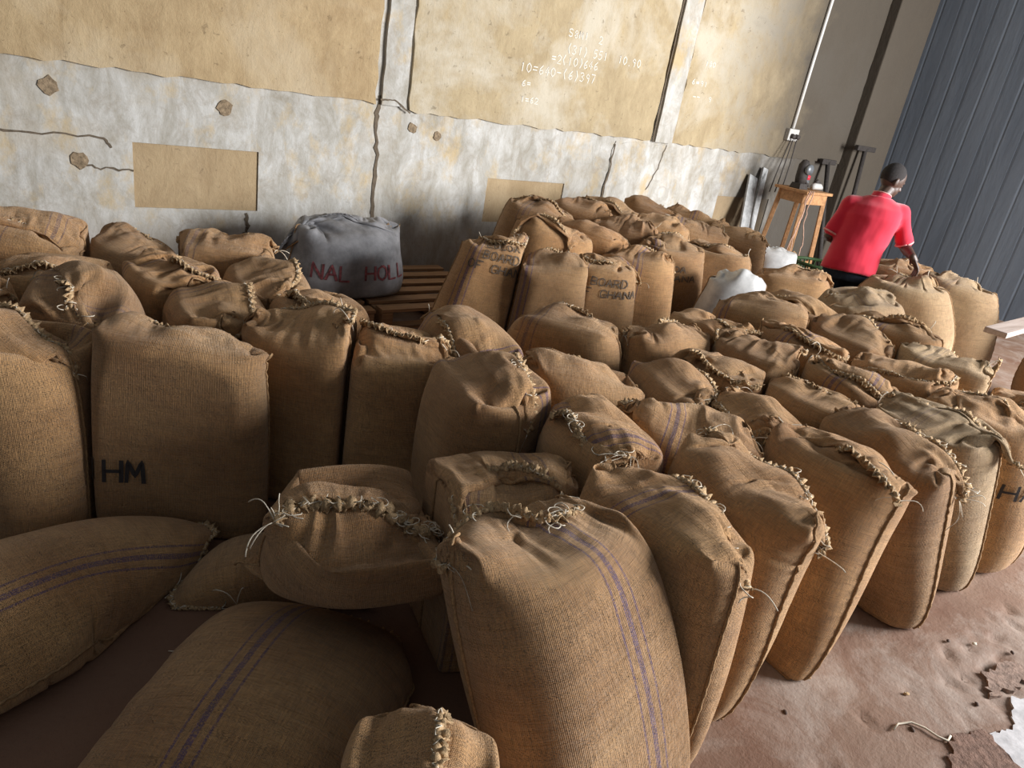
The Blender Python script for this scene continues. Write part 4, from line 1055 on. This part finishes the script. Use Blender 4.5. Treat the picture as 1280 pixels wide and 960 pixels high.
# ------------------------------------------------------------ the man
PX, PY = 5.57, 2.92
DZ = -0.13
fw = Vector((0.87, 0.49, 0)).normalized(); rt = Vector((fw.y, -fw.x, 0)); upv = Vector((0, 0, 1))
def pp(r_, f_, z_): return rt * r_ + fw * f_ + upv * (z_ + (DZ if z_ > 0.75 else DZ * z_ / 0.75 * 0.5))
class Blob:
    def __init__(s): s.bm = bmesh.new()
    def ell(s, c, rx, ry, rz, ax=None, seg=16):
        m = Matrix.Identity(3)
        if ax is not None: m = Matrix([a.normalized() for a in ax]).transposed()
        res = bmesh.ops.create_uvsphere(s.bm, u_segments=seg, v_segments=seg // 2 + 2, radius=1)
        for v in res['verts']: v.co = Vector(c) + m @ Vector((v.co.x * rx, v.co.y * ry, v.co.z * rz))
    def limb(s, pts, rad, n=14):
        m = MB(); P2 = []; R2 = []
        for i in range(len(pts) - 1):
            for q in range(5):
                t = q / 5; P2.append(Vector(pts[i]).lerp(Vector(pts[i + 1]), t)); R2.append(rad[i] * (1 - t) + rad[i + 1] * t)
        P2.append(Vector(pts[-1])); R2.append(rad[-1]); m.tube(P2, R2, n)
        vs = [s.bm.verts.new(v) for v in m.v]
        for f in m.f: s.bm.faces.new([vs[i] for i in f])
        s.ell(pts[0], rad[0], rad[0], rad[0]); s.ell(pts[-1], rad[-1], rad[-1], rad[-1])
    def loft(s, rings, n=28):
        base = []
        for c, a, b in rings:
            base.append([s.bm.verts.new(Vector(c) + Vector(a) * math.cos(2 * math.pi * j / n) + Vector(b) * math.sin(2 * math.pi * j / n)) for j in range(n)])
        for r0, r1 in zip(base[:-1], base[1:]):
            for j in range(n): s.bm.faces.new((r0[j], r0[(j + 1) % n], r1[(j + 1) % n], r1[j]))
        s.bm.faces.new(base[0][::-1]); s.bm.faces.new(base[-1])
    def done(s, name, mat, parent, vox, smooth=3, wr=0.0):
        bmesh.ops.recalc_face_normals(s.bm, faces=s.bm.faces)
        me = bpy.data.meshes.new(name); s.bm.to_mesh(me); o = link(name, me, mat, parent)
        r_ = o.modifiers.new('remesh', 'REMESH'); r_.mode = 'VOXEL'; r_.voxel_size = vox; r_.use_smooth_shade = True
        if smooth: q = o.modifiers.new('smooth', 'SMOOTH'); q.iterations = smooth; q.factor = 0.5
        if wr:
            tx = bpy.data.textures.new(name + '_folds', 'CLOUDS'); tx.noise_scale = 0.17; tx.noise_depth = 1
            d = o.modifiers.new('folds', 'DISPLACE'); d.texture = tx; d.strength = wr; d.mid_level = 0.5; d.texture_coords = 'LOCAL'
        return o
man = empty('person', (PX, PY, 0))
k = NT('dark_skin', 0.5); n1 = k.noise(k.coord('Object'), 30, 3, 0.5); k.color(k.mix(n1, (0.055, 0.030, 0.020), (0.085, 0.048, 0.033))); k.b.inputs['Specular IOR Level'].default_value = 0.5; M['skin'] = k.m
M['hair'] = simple('short_black_hair', (0.030, 0.026, 0.025), 0.85, 0.4, 260, 0.9, 0.004)
k = NT('red_polo_cotton', 0.85); ob = k.coord('Object'); k.color(k.mix(k.noise(ob, 4, 3, 0.5), (0.52, 0.012, 0.035), (0.64, 0.02, 0.05))); k.normal(k.bump(k.noise(ob, 260, 2, 0.5), 0.3, 0.001)); k.b.inputs['Sheen Weight'].default_value = 0.4; M['red'] = k.m
M['trim'] = simple('pale_pink_trim', (0.72, 0.35, 0.33), 0.8, 0.1, 30, 0)
M['jeans'] = simple('dark_blue_trousers', (0.022, 0.032, 0.048), 0.9, 0.3, 40, 0.3)
M['shoe'] = simple('black_sandal', (0.03, 0.028, 0.026), 0.7, 0.3, 40, 0.2)
LN = 0.05                               # forward lean and slight bend to the right
hip = pp(0, 0, 0.96); chest = pp(0.04, 0.07, 1.27); neck = pp(0.06, 0.13, 1.45); head = pp(0.095, 0.185, 1.585)
Rs = pp(0.222, 0.13, 1.358); Ls = pp(-0.128, 0.09, 1.362)
G1c = Vector((5.60, 2.50, 0))
Rh = Vector((5.70 - PX, 2.52 - PY, 0.895)); Re = pp(0.345, 0.16, 1.115)
Le = pp(-0.215, 0.04, 1.09); Lh = pp(-0.10, 0.24, 1.03)
bd = Blob()
bd.limb([hip - upv * .02, pp(.02, .03, 1.1), chest, pp(.05, .10, 1.34)], [.13, .12, .13, .07])
bd.limb([Ls - upv * .02, pp(-.02, .10, 1.35), Rs - upv * .02], [.05, .06, .05])
bd.limb([pp(.05, .11, 1.38), neck, head - upv * .06], [.06, .054, .052])
# head turned to his right, looking down at the sacks
fd = (rt * 0.80 + fw * 0.55 - upv * 0.42).normalized(); sd = fd.cross(upv).normalized(); hu = sd.cross(fd)
bd.ell(head + hu * .018, .076, .096, .098, (sd, fd, hu), 24)                       # skull
bd.ell(head + fd * .045 - hu * .050, .056, .058, .062, (sd, fd, hu), 20)           # jaw and face
bd.ell(head + fd * .085 - hu * .085, .024, .020, .020, (sd, fd, hu))               # chin
bd.limb([head + fd * .092 + hu * .005, head + fd * .112 - hu * .028], [.009, .015]) # nose
bd.ell(head + fd * .098 - hu * .056, .024, .013, .009, (sd, fd, hu)); bd.ell(head + fd * .095 - hu * .067, .022, .012, .009, (sd, fd, hu))   # lips
bd.ell(head + fd * .085 + hu * .022, .045, .016, .011, (sd, fd, hu))               # brow
for s_ in (-1, 1):
    bd.ell(head + sd * .076 * s_ - fd * .005 - hu * .018, .010, .020, .032, (sd, fd, hu)); bd.ell(head + sd * .083 * s_ - fd * .012 - hu * .012, .006, .016, .026, (sd, fd, hu))
    bd.ell(head + sd * .030 * s_ + fd * .084 - hu * .004, .013, .010, .010, (sd, fd, hu))
def hand(bd, wrist, d, side, curl, nrm):          # d: direction of the fingers, side: towards the thumb, nrm: back of the hand
    d = d.normalized(); side = (side - d * side.dot(d)).normalized(); nrm = d.cross(side).normalized() * (1 if d.cross(side).dot(nrm) > 0 else -1)
    bd.ell(wrist + d * .050, .042, .054, .016, (side, d, nrm))
    bd.limb([wrist - d * .01, wrist + d * .03], [.026, .028])
    for q, (o_, l_) in enumerate(((.031, .072), (.011, .082), (-.010, .076), (-.030, .060))):
        p = wrist + d * .088 + side * o_; dd = (d + side * o_ * 3).normalized(); pts = [p - d * .02, p]
        for j in range(3):
            dd = (dd - nrm * curl * (0.8 + .2 * j)).normalized(); p = p + dd * l_ / 3; pts.append(p)
        bd.limb(pts, [.0105, .0105, .0098, .0090, .0080], 8)
    t0 = wrist + d * .022 + side * .030; t1 = t0 + (d * .55 + side * .75 - nrm * .15).normalized() * .040; t2 = t1 + (d * .85 + side * .35 - nrm * .3).normalized() * .032
    bd.limb([t0 - side * .01, t0, t1, t2], [.013, .014, .012, .0095], 8)
wr = Rh + Vector((0, 0, .045)) - (Rh - Re).normalized() * 0.03
bd.limb([Rs, (Rs + Re) / 2, Re, Re.lerp(wr, .35), wr], [.052, .047, .039, .040, .026])
hand(bd, wr, (rt * .55 + fw * .25 - upv * .75), -rt * .2 - fw * .1 + fw * .9, 0.42, upv + rt * .3)
bd.limb([Ls, (Ls + Le) / 2, Le, Le.lerp(Lh, .35), Lh], [.052, .047, .039, .038, .026])
hand(bd, Lh, (rt * .5 + fw * .6 - upv * .35), upv, 0.35, fw)
for s_ in (-1, 1):
    hp = pp(.088 * s_, 0, .92); kn = pp(.10 * s_, .05 + .05 * s_, .50); an = pp(.10 * s_, -.02 + .06 * s_, .09)
    bd.limb([hp, kn, kn.lerp(an, .3), an], [.082, .056, .055, .036]); bd.limb([an - upv * .035, an + fw * .14 - upv * .055], [.038, .028])
bd.done('body', M['skin'], man, 0.0058, 2)
hr = Blob(); hr.ell(head + hu * .026 - fd * .012, .0795, .096, .098, (sd, fd, hu), 24)
for v in list(hr.bm.verts):
    r0 = v.co - head
    if r0.dot(fd) > 0.052 + 0.35 * r0.dot(hu) or r0.dot(hu) < -0.045 + 0.5 * max(0, r0.dot(fd) + .03): v.co = head + r0 * 0.86
hr.done('hair', M['hair'], man, 0.006, 1)
sh = Blob()
def ring(c, w_, d_, tilt=0.0): return (c, (rt + upv * tilt) * w_, (fw - upv * 0.15) * d_)
sh.loft([ring(pp(-.005, -.005, .855), .205, .150), ring(pp(0, 0, .93), .200, .150), ring(pp(.01, .02, 1.05), .190, .138), ring(pp(.03, .05, 1.17), .195, .140), ring(pp(.045, .075, 1.28), .212, .145, -.02), ring(pp(.05, .095, 1.36), .200, .125, -.02), ring(pp(.052, .11, 1.405), .165, .095), ring(pp(.055, .12, 1.45), .085, .075)], 32)
sh.limb([Ls - upv * .012, pp(.03, .10, 1.365), Rs - upv * .012], [.076, .085, .076])
sh.limb([pp(-.03, .11, 1.385), pp(.05, .115, 1.40), pp(.12, .12, 1.385)], [.062, .070, .062])
for S_, E_, s_ in ((Rs, Re, 1), (Ls, Le, -1)):
    e2 = S_.lerp(E_, .80); sh.limb([S_ - rt * s_ * .05 - upv * .01, S_, S_.lerp(E_, .35), e2], [.070, .070, .066, .064])
sh.done('polo_shirt', M['red'], man, 0.010, 3, 0.022)
for S_, E_ in ((Rs, Re), (Ls, Le)):
    d = (E_ - S_).normalized(); c0 = S_.lerp(E_, .80) + d * .026; a = d.orthogonal().normalized(); b_ = d.cross(a); mb = MB()
    mb.tube([c0 + (a * math.cos(t) + b_ * math.sin(t)) * .062 for t in [2 * math.pi * i / 24 for i in range(25)]], 0.007, 6); prop(mb.build('sleeve_trim', M['trim'], man, True), 'pale pink sleeve edging')
co = Blob(); nu = (neck - pp(.05, .10, 1.36)).normalized(); na = nu.cross(fw).normalized(); nb = nu.cross(na)
co.loft([(neck - nu * .028, na * .080, nb * .078), (neck + nu * .0, na * .072, nb * .070), (neck + nu * .018, na * .067, nb * .066)], 24)
co.done('collar', M['red'], man, 0.006, 1)
mb = MB(); mb.tube([neck + nu * .020 + (na * math.cos(t) * .067 + nb * math.sin(t) * .066) for t in [2 * math.pi * i / 28 for i in range(29)]], 0.004, 6); prop(mb.build('collar_trim', M['trim'], man, True), 'pale pink collar edging')
tr = Blob(); tr.loft([(pp(0, 0, .80), rt * .180, fw * .128), (pp(0, 0, .90), rt * .182, fw * .130), (pp(0, 0, .99), rt * .172, fw * .124)], 28)
for s_ in (-1, 1):
    hp = pp(.088 * s_, 0, .88); kn = pp(.10 * s_, .05 + .05 * s_, .50); an = pp(.10 * s_, -.02 + .06 * s_, .09); tr.limb([hp, kn, an], [.100, .080, .068])
tr.done('trousers', M['jeans'], man, 0.012, 2, 0.02)
for s_ in (-1, 1):
    an = pp(.10 * s_, -.02 + .06 * s_, .0); shb = Blob(); shb.loft([(an + fw * .05 + upv * .002, rt * .050, fw * .135), (an + fw * .05 + upv * .03, rt * .048, fw * .130), (an + fw * .04 + upv * .06, rt * .04, fw * .09)], 20); shb.done('shoe', M['shoe'], man, 0.008, 2)
prop(man, 'person in a red polo shirt seen from behind, bending over tied sacks with right hand', 'person')
print('REST', round(time.time() - T00, 1))
